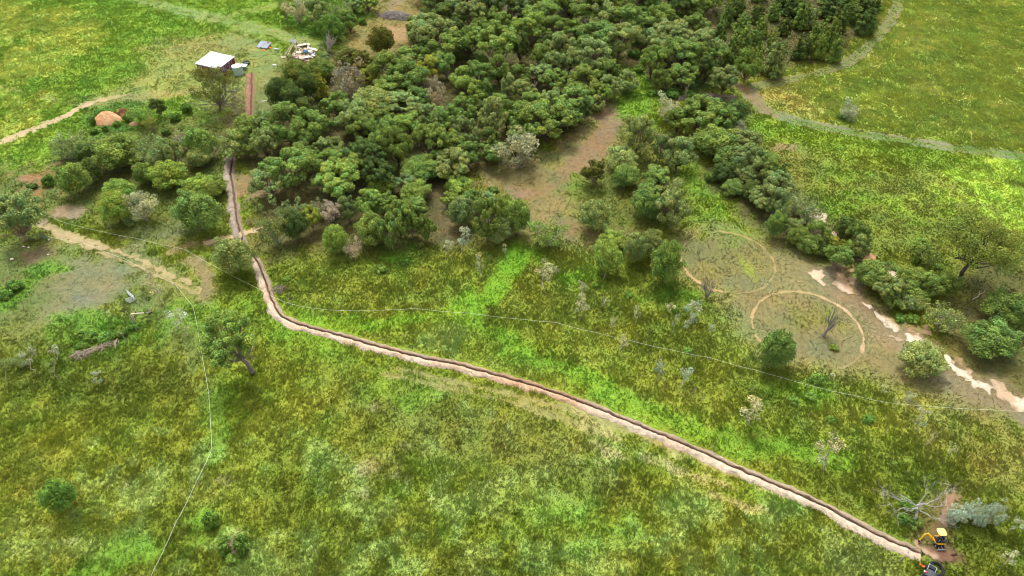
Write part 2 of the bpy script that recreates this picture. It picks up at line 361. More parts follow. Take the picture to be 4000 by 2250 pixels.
# worn tracks, mown lanes
line([(300, -20), (440, 25), (560, 50), (640, 70), (720, 92), (790, 112)], 5, '#9dba62', .65, 1.5, 1.5, .08)
line([(540, 52), (620, 30), (720, 8)], 3, '#a6b558', .7, 1.5, 1.5, .15)
line([(600, 100), (650, 130), (672, 180), (672, 240), (648, 300)], 7, '#a5b068', .75, 2.5, 2, .12)
line([(250, 258), (330, 245), (420, 236), (490, 230)], 2.2, '#b5ad6c', .7, 1, 1.5, .15)
line([(250, 258), (330, 215), (430, 180), (500, 170)], 3, '#a9b062', .5, 1.5, 2, .2)
line([(2262, -20), (2245, 45), (2190, 110), (2130, 158), (2040, 188), (1930, 212), (1890, 220)], 2.6, '#8c9a56', .8, .8, 1.0, .1)
line([(1850, 210), (1885, 240), (1925, 275), (2000, 303), (2100, 325), (2250, 350), (2400, 372), (2620, 398)], 3.2, '#86a254', .8, 1, 1.0, .1)
line([(1850, 206), (1890, 240), (1935, 285)], 2.2, '#b79a74', .85, .8, 1.6, .04)
line([(1960, 290), (2100, 318), (2250, 342), (2420, 370)], .8, '#b0ab86', .7, .4, .7, .05)
line([(1940, 375), (1990, 372)], 2, '#b59a78', .6, .6, 1.2, .05)
line([(95, 565), (150, 590), (230, 615), (330, 650), (420, 692), (512, 742)], 3.8, '#a0a060', .5, 1.2, 1.2, .15)
line([(515, 745), (520, 700), (508, 672), (488, 652)], 2.0, '#b5a476', .85, .8, 1, .05)
area([(130, 535), (160, 520), (210, 535), (190, 552), (140, 548)], '#cbb08c', .85, 1, 2, .02)
area([(92, 560), (118, 552), (135, 570), (122, 582), (100, 574)], '#cfb296', .95, .6, 1.2, 0)
line([(440, 625), (510, 612), (545, 606)], 2, '#b3a070', .7, 1, 1.4, .08)
area([(560, 600), (700, 560), (700, 640), (600, 660)], '#858253', .7, 3, 3, .25)
# the sandy wash and wheel ruts
line([(2105, 700), (2150, 745), (2200, 785), (2250, 830), (2310, 872), (2390, 932), (2450, 965), (2520, 1002), (2620, 1050)], 6.5, '#b7a27c', .8, 1.6, 2.4, .04)
line([(2040, 560), (2090, 610), (2140, 650), (2110, 700)], 4, '#b7a27c', .6, 1.6, 2.4, .06)
def ruts(p, gap, wd, col, a):
    P = _pts(p); d = np.gradient(P[:, :2], axis=0); d /= np.linalg.norm(d, axis=1)[:, None]
    for s in (-1, 1):
        Q = P.copy(); Q[:, :2] += s * gap / 2 * np.c_[d[:, 1], -d[:, 0]]
        LAYERS.append(('l', smooth_path(Q, 1.5), wd / 2, .3, .5, S(col), a, .03))
ruts([(2262, -20), (2245, 45), (2190, 110), (2130, 158), (2040, 188), (1930, 212), (1890, 220)], 2.0, .6, '#a39c70', .7)
ruts([(1885, 240), (1925, 275), (2000, 303), (2100, 325), (2250, 350), (2400, 372), (2620, 398)], 2.2, .6, '#a9a67e', .7)
ruts([(300, -20), (440, 25), (560, 50), (640, 70), (720, 92), (790, 112)], 2.2, .7, '#aeb37c', .6)
# digger yard
area([(2345, 1255), (2385, 1225), (2410, 1260), (2400, 1300), (2370, 1360), (2390, 1420), (2320, 1420), (2290, 1360), (2330, 1310)], '#8d7257', .5, 1.2, 2, .05)
area([(2315, 1385), (2350, 1375), (2420, 1395), (2440, 1425), (2400, 1440), (2340, 1420)], '#8a6c55', .9, 1, 1.6, 0)

BASE = [S('#869432'), S('#7a8a2e'), S('#95a03c'), S('#7b932f')]
def ground_at(x, y):
    n0 = fbm(x, y, 22, 4, 1); n1 = fbm(x, y, 5.5, 4, 2); n2 = fbm(x, y, 9, 3, 3); n3 = fbm(x, y, 2.2, 3, 4)
    a = sstep(.35, .65, n0)[:, None]; b = sstep(.4, .62, n2)[:, None]
    c = BASE[0] * (1 - a) + BASE[1] * a; c = c * (1 - b * .6) + BASE[2] * b * .6
    g = sstep(.5, .7, fbm(x, y, 14, 3, 6))[:, None]; c = c * (1 - g * .6) + BASE[3] * g * .6
    ln = .75 + .3 * (n1 - .5)
    nn = .5 * n1 + .5 * n3
    nn = np.clip((nn - .5) * 1.9 + .5, 0, 1)
    for L in LAYERS:
        m = shape_mask(L, x, y, nn) * L[6]
        if not m.any(): continue
        c = c * (1 - m[:, None]) + L[5] * m[:, None]
        if L[7] is not None: ln = ln * (1 - m) + L[7] * m
    v = (.84 + .32 * n1) * (.86 + .28 * n3)
    c = c * v[:, None]
    h = (fbm(x, y, 3.5, 3, 8) - .5)[:, None] * .5                 # straw to fresh green
    c = c * np.concatenate([1 + h * .9, 1 + h * .15, 1 - h * .3], 1)
    ln = np.clip(ln, 0, 1.2)
    c = c * (.55 + .70 * np.minimum(ln, 1))[:, None]  # grass self-shading offset in the colour: longer grass lighter, barer ground darker
    c = c * np.array([.90, .90, .93])
    return np.clip(c, .004, .9), ln

def axis(lo, hi, st, far):
    a = list(np.arange(lo, hi + st / 2, st)); s = st
    while a[-1] < far: s *= 1.5; a.append(a[-1] + s)
    s = st
    while a[0] > -far: s *= 1.5; a.insert(0, a[0] - s)
    return np.array(a)
TRENCH = smooth_path(_pts([(633, 183), (632, 235), (630, 285), (618, 320), (600, 345), (588, 372), (585, 400), (580, 440), (586, 480), (592, 520), (597, 560), (608, 600), (625, 632), (645, 655), (660, 690), (672, 722), (684, 755), (700, 786), (728, 808), (780, 825), (850, 843), (950, 872), (1060, 900), (1150, 918), (1250, 945), (1330, 967), (1400, 990), (1500, 1027), (1600, 1069), (1680, 1100), (1750, 1131), (1850, 1177), (1950, 1219), (2050, 1262), (2150, 1316), (2220, 1352), (2290, 1382), (2316, 1392)]), .28)
GX, GY = axis(-158, 158, .4, 4500), axis(28, 216, .4, 4500)
gx, gy = np.meshgrid(GX, GY); sx, sy = gx.ravel(), gy.ravel()
gcol, glen = ground_at(sx, sy)
near = (np.abs(sx) < 160) & (sy > 20) & (sy < 220)
td = np.full(sx.shape, 9.0)
tb = near & (sx > TRENCH[:, 0].min() - 3) & (sx < TRENCH[:, 0].max() + 3) & (sy > TRENCH[:, 1].min() - 3) & (sy < TRENCH[:, 1].max() + 3)
td[tb] = seg_dist(sx[tb], sy[tb], TRENCH[::3])
gz = np.where(td < .3, -.7, 0.0)
gz = np.where(near & (td > 1.0), gz + .10 * glen * (fbm(sx, sy, 1.6, 3, 9) - .5), gz)
glen = np.where(td < 1.9, glen * sstep(.55, 1.3, td), glen)
nx_, ny_ = len(GX), len(GY)
ii = (np.arange(ny_ - 1)[:, None] * nx_ + np.arange(nx_ - 1)[None]).ravel()
gme = bigmesh('ground', np.c_[sx, sy, gz], np.c_[ii, ii + 1, ii + nx_ + 1, ii + nx_], gcol, M['ground'], True)
ground = tag(link('ground', gme), 'grassy paddock ground of olive and bright green pasture with worn bare soil', 'ground', None, 'structure')
GC = gcol.reshape(ny_, nx_, 3); GL = glen.reshape(ny_, nx_); GZ = gz.reshape(ny_, nx_)
def gsample(x, y, A):
    i = np.clip(np.searchsorted(GX, x) - 1, 0, nx_ - 2); j = np.clip(np.searchsorted(GY, y) - 1, 0, ny_ - 2)
    fx = (x - GX[i]) / (GX[i + 1] - GX[i]); fy = (y - GY[j]) / (GY[j + 1] - GY[j])
    if A.ndim == 3: fx = fx[:, None]; fy = fy[:, None]
    return (A[j, i] * (1 - fx) + A[j, i + 1] * fx) * (1 - fy) + (A[j + 1, i] * (1 - fx) + A[j + 1, i + 1] * fx) * fy

# thin sheets of bare soil laid on the ground: tyre circles, tracks, sand
BARE = []
def sheet(name, label, shapes, step=.2, cat='track', cut=.3, zoff=.055):
    """shapes: (layer, strength) - drawn where any mask passes the ragged edge"""
    P = np.vstack([L[1][:, :2] for L in shapes]); g = 4
    X = np.arange(P[:, 0].min() - g, P[:, 0].max() + g, step); Y = np.arange(P[:, 1].min() - g, P[:, 1].max() + g, step)
    xx, yy = np.meshgrid(X, Y); x, y = xx.ravel(), yy.ravel()
    n1 = .5 * fbm(x, y, 1.6, 3, 12) + .5 * fbm(x, y, .6, 2, 13); n1 = np.clip((n1 - .5) * 2 + .5, 0, 1)
    c = gsample(x, y, GC); m = np.zeros(len(x))
    for L in shapes:
        k = shape_mask(L, x, y, n1) * L[6]; m = np.maximum(m, k)
        tone = (.8 + .4 * fbm(x, y, 1.1, 3, 21))[:, None]
        c = c * (1 - k[:, None]) + L[5] * tone * k[:, None]
    nx, ny = len(X), len(Y)
    i = (np.arange(ny - 1)[:, None] * nx + np.arange(nx - 1)[None]).ravel(); q = np.c_[i, i + 1, i + nx + 1, i + nx]
    q = q[(m[q] > cut).sum(1) >= 3]
    u, inv = np.unique(q, return_inverse=True); q = inv.reshape(q.shape)
    z = zoff + .03 * m[u] + .03 * (fbm(x[u], y[u], .9, 2, 31) - .5)
    o = link(name, bigmesh(name, np.c_[x[u], y[u], z], q, c[u], M['soil'], True))
    BARE.append((x[m > .35], y[m > .35]))
    return tag(o, label, cat, None, 'structure')
def La(p, col, a=1, soft=.5, rag=.8, src=True): return ('a', np.array([at(*q) for q in p]) if src else _pts(p), .8, soft, rag, S(col, .54), a, None)
def Ll(p, wd, col, a=1, soft=.15, rag=.25, src=False): return ('l', smooth_path(np.array([at(*q) for q in p]) if src else _pts(p), .54), wd / 2, soft, rag, S(col, .54), a, None)
def ring(cx, cy, r, a0, a1, wd, col, a=1.0, n=40):
    return ('l', np.array([(cx + r * math.cos(t), cy + r * math.sin(t), 0) for t in np.linspace(math.radians(a0), math.radians(a1), n)]), wd / 2, .15, .22, S(col, .60), a, None)
c1 = .5 * (F(1717, 668) + F(1942, 660)); r1 = .5 * np.linalg.norm(F(1717, 668) - F(1942, 660))
c2 = .5 * (F(1895, 800) + F(2177, 858)); r2 = .5 * np.linalg.norm(F(1895, 800) - F(2177, 858))
def fit(P):
    P = np.array([F(*p)[:2] for p in P]); A = np.c_[2 * P, np.ones(len(P))]; s = np.linalg.lstsq(A, (P ** 2).sum(1), rcond=None)[0]
    return s[0], s[1], math.sqrt(s[2] + s[0] ** 2 + s[1] ** 2)
C1 = fit([(1790, 580), (1850, 590), (1905, 615), (1938, 650), (1940, 700), (1905, 738), (1850, 738), (1760, 712), (1730, 685), (1717, 655)])
C2 = fit([(1930, 738), (2020, 735), (2075, 755), (2120, 785), (2155, 820), (2175, 860), (2168, 900), (2140, 922), (1912, 830), (1896, 790), (1905, 755)])
sheet('tyre_circle', 'thin worn tyre circle near the centre right, upper of the two loops', [ring(*C1, -20, 95, .45, '#b9a06e', .85), ring(*C1, 95, 175, .4, '#a8996a', .54), ring(*C1, 175, 260, .55, '#c1a475', .95), ring(*C1, 260, 340, .45, '#ac9c68', .7)])
sheet('tyre_circle', 'thin worn tyre circle around the leafless grey tree, lower of the two loops', [ring(*C2, -35, 60, .62, '#cdb089', 1), ring(*C2, 60, 120, .5, '#bfa878', .9), ring(*C2, 120, 215, .46, '#bfa87a', .9), ring(*C2, -75, -35, .45, '#ada072', .54)])
sheet('dirt_track', 'pale dirt track curving in from the left edge past the orange dirt mound', [Ll([(-20, 370), (60, 335), (120, 312), (170, 288), (215, 265), (250, 252)], 2.2, '#cdb690', .95, .5, .9), Ll([(250, 252), (285, 245), (320, 240)], 1.6, '#bcae7c', .7, .6, .9)])
sheet('dirt_track', 'sandy two-rut farm track from the green gates to the fence corner', [Ll([(100, 567), (150, 588), (230, 613), (330, 646), (420, 686), (500, 725)], .9, '#c4b184', .85, .3, .54), Ll([(150, 600), (230, 628), (330, 664), (420, 704), (505, 744)], .8, '#b9a97a', .75, .3, .54), Ll([(120, 572), (180, 596), (260, 624)], 2.0, '#c9b48c', .7, .5, .54)])
sheet('dirt_track', 'short pale sandy track crossing the trench above the round grey-green tree', [Ll([(525, 611), (560, 602), (600, 592), (630, 583), (662, 575)], 1.6, '#d3b98f', 1, .3, .5)])
sand = lambda tile, pts: [T(*tile, *q) for q in pts]
W1 = '#f2dfc6'; W2 = '#d3ac82'
sheet('bare_sand', 'small pale sand scald between the tyre circles and the belt of trees', [La(sand((3, 1), [(318, 620), (350, 590), (410, 590), (430, 640), (400, 660), (440, 700), (420, 712), (390, 690), (340, 650)]), '#e6cfae', 1, .3, .5)], cat='sand')
sheet('bare_sand', 'large cream and orange sand scald at the head of the sandy wash', [La(sand((3, 1), [(470, 670), (520, 615), (570, 620), (600, 690), (640, 740), (660, 775), (620, 770), (540, 730), (490, 700)]), '#d9b28a', 1, .3, .54), La(sand((3, 1), [(475, 675), (510, 650), (560, 700), (610, 760), (540, 728)]), W1, .8, .4, .54), La(sand((3, 1), [(590, 600), (660, 575), (668, 590), (600, 615)]), '#c9a478', .9, .3, .5), La(sand((3, 1), [(605, 640), (650, 650), (655, 695), (620, 690)]), '#d6b695', .8, .4, .54)], cat='sand')
sheet('bare_sand', 'broken white strip of sand beside the lower tyre circle', [La(sand((3, 1), [(728, 843), (770, 858), (830, 925), (880, 950), (985, 1040), (980, 1060), (945, 1065), (930, 1025), (860, 985), (800, 910)]), W1, 1, .35, .54), La(sand((3, 1), [(800, 880), (900, 930), (1000, 1020), (990, 1045), (880, 950)]), W2, .5, .8, .54), La(sand((3, 1), [(920, 1085), (960, 1080), (1010, 1120), (960, 1140)]), '#d8bfa0', .8, .3, .54)], cat='sand')
sheet('bare_sand', 'white sand scald just above the round bush in the wash', [La(sand((3, 1), [(1030, 1075), (1060, 1065), (1110, 1100), (1130, 1060), (1165, 1095), (1160, 1150), (1100, 1158), (1050, 1125)]), W1, 1, .35, .54), La(sand((3, 1), [(1160, 1030), (1200, 1015), (1245, 1050), (1225, 1080), (1180, 1070)]), '#bf9c7c', .9, .4, .5), La(sand((3, 1), [(1010, 1040), (1100, 1030), (1180, 1110), (1150, 1130), (1080, 1070)]), W2, .45, .8, .54)], cat='sand')
sheet('bare_sand', 'white sand running down the wash below the round bush to the right edge', [La(sand((3, 1), [(1330, 1220), (1355, 1218), (1368, 1260), (1420, 1320), (1500, 1350), (1545, 1400), (1545, 1430), (1500, 1420), (1400, 1345), (1340, 1310)]), W1, 1, .35, .54), La(sand((3, 1), [(1410, 1240), (1470, 1240), (1475, 1300), (1530, 1350), (1470, 1340), (1420, 1300)]), W2, .6, .7, .54)], cat='sand')
sheet('bare_sand', 'white sand bar where the tape fence meets the right edge of the paddock', [La(sand((3, 2), [(1530, -10), (1580, -30), (1660, 0), (1700, 40), (1680, 90), (1620, 40), (1560, 30)]), W1, 1, .35, .54), La(sand((3, 2), [(1690, -30), (1760, 0), (1870, 90), (1990, 130), (1990, 230), (1900, 215), (1850, 190), (1820, 140), (1700, 90)]), '#dcbf9f', .85, .5, .54), La(sand((3, 2), [(1840, 90), (1990, 130), (1990, 225), (1880, 190)]), W1, 1, .4, .54)], cat='sand')
sheet('bare_sand', 'sand scald seen through the sparse trees of the belt', [La(sand((3, 1), [(170, 10), (270, 70), (300, 110), (420, 170), (440, 210), (340, 260), (260, 230), (250, 140)]), '#dcc8ae', .9, .5, .9), La(sand((3, 1), [(450, 330), (490, 290), (570, 270), (540, 330), (530, 370), (470, 370)]), '#e2c6a6', 1, .3, .54)], cat='sand')
sheet('bare_sand', 'orange-edged sand under the pair of bushy trees beside the wash', [La(sand((3, 1), [(680, 510), (740, 465), (820, 480), (800, 520), (740, 530)]), '#d0a07a', 1, .4, .7), La(sand((3, 1), [(820, 540), (870, 560), (930, 590), (1000, 610), (990, 690), (960, 650), (880, 620)]), '#e4cdb0', 1, .3, .54), La(sand((3, 1), [(1020, 555), (1045, 560), (1035, 595), (1022, 580)]), '#e4cdb0', 1, .2, .3)], cat='sand')
sheet('bare_soil', 'turned brown soil around the yellow digger', [La([(3560 + a / 6.3, 2020 + b / 6.3) for a, b in ((300, 700), (420, 690), (520, 800), (620, 730), (760, 790), (900, 830), (960, 900), (1100, 1010), (1050, 1090), (900, 1060), (760, 1080), (640, 960), (500, 920), (400, 880), (320, 800))], '#8b6c55', 1, .3, .5), La([(3560 + a / 6.3, 2020 + b / 6.3) for a, b in ((100, 640), (200, 660), (330, 760), (430, 850), (540, 900), (560, 980), (480, 940), (330, 850), (200, 760), (100, 740))], '#c0a288', 1, .3, .5), La([(3560 + a / 6.3, 2020 + b / 6.3) for a, b in ((450, 290), (560, 130), (680, 130), (720, 60), (830, 20), (900, 180), (850, 290), (560, 480), (420, 700), (340, 560))], '#7e6349', .75, .6, .54), La(sand((3, 2), [(1355, 830), (1400, 805), (1435, 850), (1420, 900), (1370, 980), (1340, 1060), (1300, 1010), (1320, 920)]), '#a8876d', .95, .3, .5)], cat='soil')

# ------------------------------------------------------------------ the trench with its banks of spoil
def build_trench():
    P = TRENCH[:, :2]; d = np.gradient(P, axis=0); d /= np.linalg.norm(d, axis=1)[:, None]; nrm = np.c_[d[:, 1], -d[:, 0]]
    if ((P + nrm)[len(P) // 2] - P[len(P) // 2])[1] > 0: nrm = -nrm     # positive = near side (spoil)
    s = np.r_[0, np.cumsum(np.linalg.norm(np.diff(P, axis=0), axis=1))]
    off = 1.1 * np.array([-.74, -.58, -.44, -.3, -.2, -.1, -.055, .055, .1, .2, .33, .45, .57, .7, .83, .96, 1.1, 1.26])
    hgt = np.array([-.12, .05, .12, .13, .1, -.02, -.28, -.28, .0, .1, .2, .28, .31, .29, .23, .15, .05, -.12])
    soil = S('#78604f', .54); pink = S('#d8c4aa', .54); orange = S('#d3a57e', .54); red = S('#b98660', .54); grey = S('#c9b8a6', .54); pale = S('#ecd9c0', .54)
    V = []; C = []
    for i in range(len(P)):
        t = s[i]; w_ = 1 + .34 * (fbm(np.array([t]), np.array([3.]), 1.3, 2, 40)[0] - .5) * 2
        lump = .35 + 1.05 * abs(math.sin(t * math.pi / .95 + 1.4 * fbm(np.array([t]), np.array([9.]), 2.2, 2, 41)[0] * 6))
        end = min(1, t / 2.0, (s[-1] - t) / 2.5 + .15)
        far = sstep(95, 78, np.array([P[i][1]]))[0]; px, py = proj(P[i][0], P[i][1]); fx = px * .644
        k = fbm(np.array([t]), np.array([1.]), 5, 3, 42)[0]; orn = 0
        if py * .644 < 300: base = red * .62 + grey * .2
        elif py * .644 < 620: base = grey * .75 + pink * .25; base = base * .82
        else:
            orn = math.exp(-((fx - 1330) / 130) ** 2) * .75 + .35 * sstep(.5, .66, np.array([k]))[0]
            base = (pale * .62 + pink * .38) * (1 - orn) + orange * orn
        for j, (o, h) in enumerate(zip(off, hgt)):
            jit = .12 * (vnoise(np.array([t * 1.9 + j * 7]), np.array([j * 3.3]))[0] - .5)
            wig = 0.16 * (vnoise(np.array([t * 1.1]), np.array([77.]))[0] - .5) + .09 * (vnoise(np.array([t * 3.3]), np.array([78.]))[0] - .5)
            oo = o * (1 + .14 * sstep(95, 120, np.array([P[i][1]]))[0]) * (w_ if o > .3 or o < -.3 else 1) + ((jit * 1.9 if j < 4 or j > 14 else jit * 1.3) if j not in (6, 7) else jit * .5) + wig
            hh = h * (lump if o > .3 else 1) + (.07 * (vnoise(np.array([t * 2.7 + j]), np.array([j * 2.1]))[0] - .5) if 0 < j < 17 else 0)
            if h > 0: hh *= end
            if h < -.2: hh = -.28 * min(1, t / .6, (s[-1] - t) / .6 + .1)
            q = P[i] + nrm[i] * oo; V.append((q[0], q[1], hh))
            v = (.80 + .4 * vnoise(np.array([t * 3.1 + j * 1.7]), np.array([j * 5.7]))[0]) * (.86 + .28 * vnoise(np.array([t * .9]), np.array([j * .6]))[0])
            if j in (5, 6, 7): c = soil * 1.25
            elif j in (4, 8): c = soil * .7 + base * .4
            elif j < 4: c = (soil * .35 + base * .45 + S('#9a8a62', .55) * .25)
            else: c = base
            C.append(np.clip(c * v, 0, .9))
    n = len(off); N = len(P)
    q = (np.arange(N - 1)[:, None] * n + np.arange(n - 1)[None]).ravel()
    o = link('trench', bigmesh('trench', np.array(V), np.c_[q, q + 1, q + n + 1, q + n], np.array(C), M['soil'], False))
    tag(o, 'long narrow pipe trench with a lumpy bank of pale spoil running down the paddock', 'trench', None, 'structure')
build_trench()
# ------------------------------------------------------------------ grass (stuff): leaning blades in tufts over the whole view
def build_grass(N=520000):
    rs = np.random.RandomState(11)
    y = 34 + (216 - 34) * rs.rand(int(N * 2.2)) ** 1.25; x = (rs.rand(len(y)) * 2 - 1) * (64 + (y - 34) * .5) * 1.03
    keep = rs.rand(len(y)) < (64 + (y - 34) * .5) / 155 * .9 + .05; x, y = x[keep], y[keep]
    ln = gsample(x, y, GL); zz = gsample(x, y, GZ)
    cl = fbm(x, y, 1.5, 3, 51)
    keep = (rs.rand(len(y)) < np.clip(ln * 1.15 + .06, 0, 1) * (.45 + 1.1 * cl)) & (zz > -.3)
    grid = set()
    x, y, ln, cl = x[keep], y[keep], ln[keep], cl[keep]
    if BARE:                                     # no tufts on the bare sheets
        bx = np.concatenate([b[0] for b in BARE]); by = np.concatenate([b[1] for b in BARE])
        code = lambda a, b: np.floor(a / .22).astype(np.int64) * 100003 + np.floor(b / .22).astype(np.int64)
        k = ~np.isin(code(x, y), np.unique(code(bx, by))) | (rs.rand(len(x)) < .05); x, y, ln, cl = x[k], y[k], ln[k], cl[k]
    x, y, ln, cl = x[:N], y[:N], ln[:N], cl[:N]
    n = len(x); B = 5
    c0 = gsample(x, y, GC)
    dist = np.sqrt(x * x + y * y + CAMH ** 2) / 120
    H = (.08 + .33 * ln) * (.5 + 1.0 * np.clip((cl - .5) * 1.5 + .5, 0, 1)) * (.7 + .6 * fbm(x, y, 4.5, 2, 52)) * (.7 + .6 * rs.rand(n))
    wind = 2.2 + 2.2 * fbm(x, y, 18, 2, 61) - 1.1
    ang = rs.rand(n, B) * 6.283
    lean = .3 + .45 * rs.rand(n, B)
    dx = np.cos(ang) * lean + np.cos(wind)[:, None] * .35 * ln[:, None]; dy = np.sin(ang) * lean + np.sin(wind)[:, None] * .35 * ln[:, None]
    h = H[:, None] * (.6 + .6 * rs.rand(n, B)); wd = (.018 + .032 * rs.rand(n, B)) * dist[:, None] * (.8 + .5 * ln[:, None])
    bx = x[:, None] + (rs.rand(n, B) - .5) * .26; by = y[:, None] + (rs.rand(n, B) - .5) * .26
    px, py = -np.sin(ang + 1.2 * rs.rand(n, B)) * wd, np.cos(ang) * wd
    z0 = zz = gsample(x, y, GZ)[:, None] + np.zeros((1, B)) - .02
    mx, my = bx + dx * h * .45, by + dy * h * .45
    V = np.stack([np.stack([bx - px, by - py, z0], -1), np.stack([bx + px, by + py, z0], -1),
                  np.stack([mx + px * .9, my + py * .9, z0 + h * .62], -1), np.stack([bx + dx * h, by + dy * h, z0 + h], -1)], 2).reshape(-1, 3)
    idx = np.arange(n * B) * 4
    Fc = np.c_[idx, idx + 1, idx + 2, idx + 3]
    tone = ((.80 + .38 * rs.rand(n)) * (.83 + .34 * np.clip((fbm(x, y, .8, 2, 55) - .5) * 1.8 + .5, 0, 1)))[:, None, None] * (.85 + .3 * rs.rand(n, B))[:, :, None]
    st = rs.rand(n)[:, None, None]; straw = S('#c6b878'); fresh = S('#86b63a')
    c = c0[:, None, :] * tone
    kf = ((st > .90) * .2); kg = ((st < .16) * .25)
    c = c * (1 - kf - kg) + straw * kf + fresh * kg * np.clip(ln, .3, 1)[:, None, None]
    C = np.repeat(c.reshape(-1, 3), 4, 0) * 1.18
    o = link('grass', bigmesh('grass', V, Fc, np.clip(C * np.repeat(np.repeat(1.10 + .75 * np.clip(.55 - ln, 0, 1), B), 4)[:, None], 0, .9), M['grass']))  # short sparse tufts coloured brighter to make up for light their blades miss
    tag(o, 'knee-high pasture grass in olive, lime and straw tufts across the paddocks', 'grass', None, 'stuff')
build_grass()
# ------------------------------------------------------------------ trees
def unit(v): return v / (np.linalg.norm(v, axis=-1, keepdims=True) + 1e-9)
def leafcards(rs, P, Nn, size, tone, asp=.55):
    n = len(P); t = unit(np.cross(Nn, rs.randn(n, 3))); b = np.cross(Nn, t)
    s = (size * (.65 + .7 * rs.rand(n)))[:, None]
    fold = Nn * s * .25
    V = np.stack([P - t * s, P + b * s * asp - fold * .6, P + t * s, P - b * s * asp - fold * .6], 1).reshape(-1, 3)
    i = np.arange(n) * 4
    return V, np.c_[i, i + 1, i + 2, i + 3], np.repeat(tone, 4, 0)
def puffs(rs, C, R, leaves, size, up=.25, squash=.85, tint=.16, wild=.55):
    """leaf clumps: centres C, radii R; leaves sit in the outer shell of each clump"""
    Ps = []; Ns = []; Ts = []
    for c, r in zip(C, R):
        n = int(leaves * (r / np.mean(R)) ** 1.6) + 4
        d = unit(rs.randn(n, 3) + np.array([0, 0, up])); rad = r * (.55 + .5 * rs.rand(n) ** .6)
        P = c + d * rad[:, None] * np.array([1, 1, squash])
        Ps.append(P); Ns.append(unit(d + wild * rs.randn(n, 3)))
        k = 1 + tint * rs.randn(); h = .10 * rs.randn()
        t = (k * (1 + .17 * rs.randn(n)))[:, None] * np.array([1 + h, 1 + .25 * h, 1 - .5 * h])
        Ts.append(t)
    P = np.vstack(Ps); return leafcards(rs, P, np.vstack(Ns), np.full(len(P), size), np.clip(np.vstack(Ts), .35, 1.9))
def joinV(parts):
    V = []; Fc = []; C = []; o = 0
    for v, f, c in parts: V.append(v); Fc.append(f + o); C.append(c); o += len(v)
    return np.vstack(V), np.vstack(Fc), np.vstack(C)
def limb(mb, rs, a, b, r0, r1, bend=.12, n=5, col=(1, 1, 1), sides=6):
    a, b = np.array(a, float), np.array(b, float); L = np.linalg.norm(b - a); pts = []
    k = rs.randn(3) * bend * L
    for t in np.linspace(0, 1, n): pts.append(a + (b - a) * t + k * math.sin(math.pi * t) + (rs.randn(3) * .03 * L if 0 < t < 1 else 0))
    mb.tube(pts, [r0 + (r1 - r0) * t for t in np.linspace(0, 1, n)], sides, col); return pts
BARKC = (.9, .85, .8)
def twigs(mb, rs, p, d, L, r, depth, spread=.75, col=(1, 1, 1), up=.12):
    d = unit(np.array(d, float)); n = 4; pts = [np.array(p, float)]; dd = d.copy()
    for i in range(n): dd = unit(dd + rs.randn(3) * .16 + np.array([0, 0, up * .5])); pts.append(pts[-1] + dd * L / n)
    mb.tube(pts, [r * (1 - .55 * i / n) for i in range(n + 1)], 5 if r > .03 else 4, col)
    if depth <= 0: return
    for i in range(2 if depth < 2 else 3):
        q = pts[rs.randint(2, n + 1)]; e = unit(dd + rs.randn(3) * spread); twigs(mb, rs, q, e, L * (.5 + .25 * rs.rand()), r * .55, depth - 1, spread, col, up)

def make_round(seed, R=3.2, V=2.9, B=.5, nc=62, leaves=145, size=.155, base=.0, squash=.85, jag=.16):
    rs = np.random.RandomState(seed); C = []; Rr = []
    i = np.arange(nc) + .5; zz = 1 - (1.72) * i / nc; ph = 2.39996 * i
    q = np.sqrt(np.clip(1 - zz ** 2, 0, 1)); D = np.c_[q * np.cos(ph), q * np.sin(ph), zz]
    D = unit(D + rs.randn(nc, 3) * .10); lob = 1 + jag * rs.randn(nc)
    cr = R * (.20 + .12 * rs.rand(nc)); rad = (1 - .8 * cr / R)[:, None] * lob[:, None]
    Cc = D * rad * np.array([R, R, V]); Cc[:, 2] += B + V
    lo = D[:, 2] < -.35; Cc[lo, :2] *= .88
    inner = unit(rs.randn(14, 3)) * .5 * np.array([R, R, V]) + np.array([0, 0, B + V])
    parts = [puffs(rs, Cc, cr, leaves, size), puffs(rs, inner, np.full(14, R * .32), 46, size * 1.6)]
    mb = MB(); pts = limb(mb, rs, (0, 0, -.15), (rs.randn() * .2, rs.randn() * .2, B + V * .9), .17, .09, .05, 5, BARKC)
    for k in range(7):
        t = Cc[rs.randint(nc)]; limb(mb, rs, pts[1 + k % 2], t * np.array([.85, .85, 1]), .09, .03, .1, 4, BARKC, 5)
    return joinV(parts), mb, R, 2 * V + B
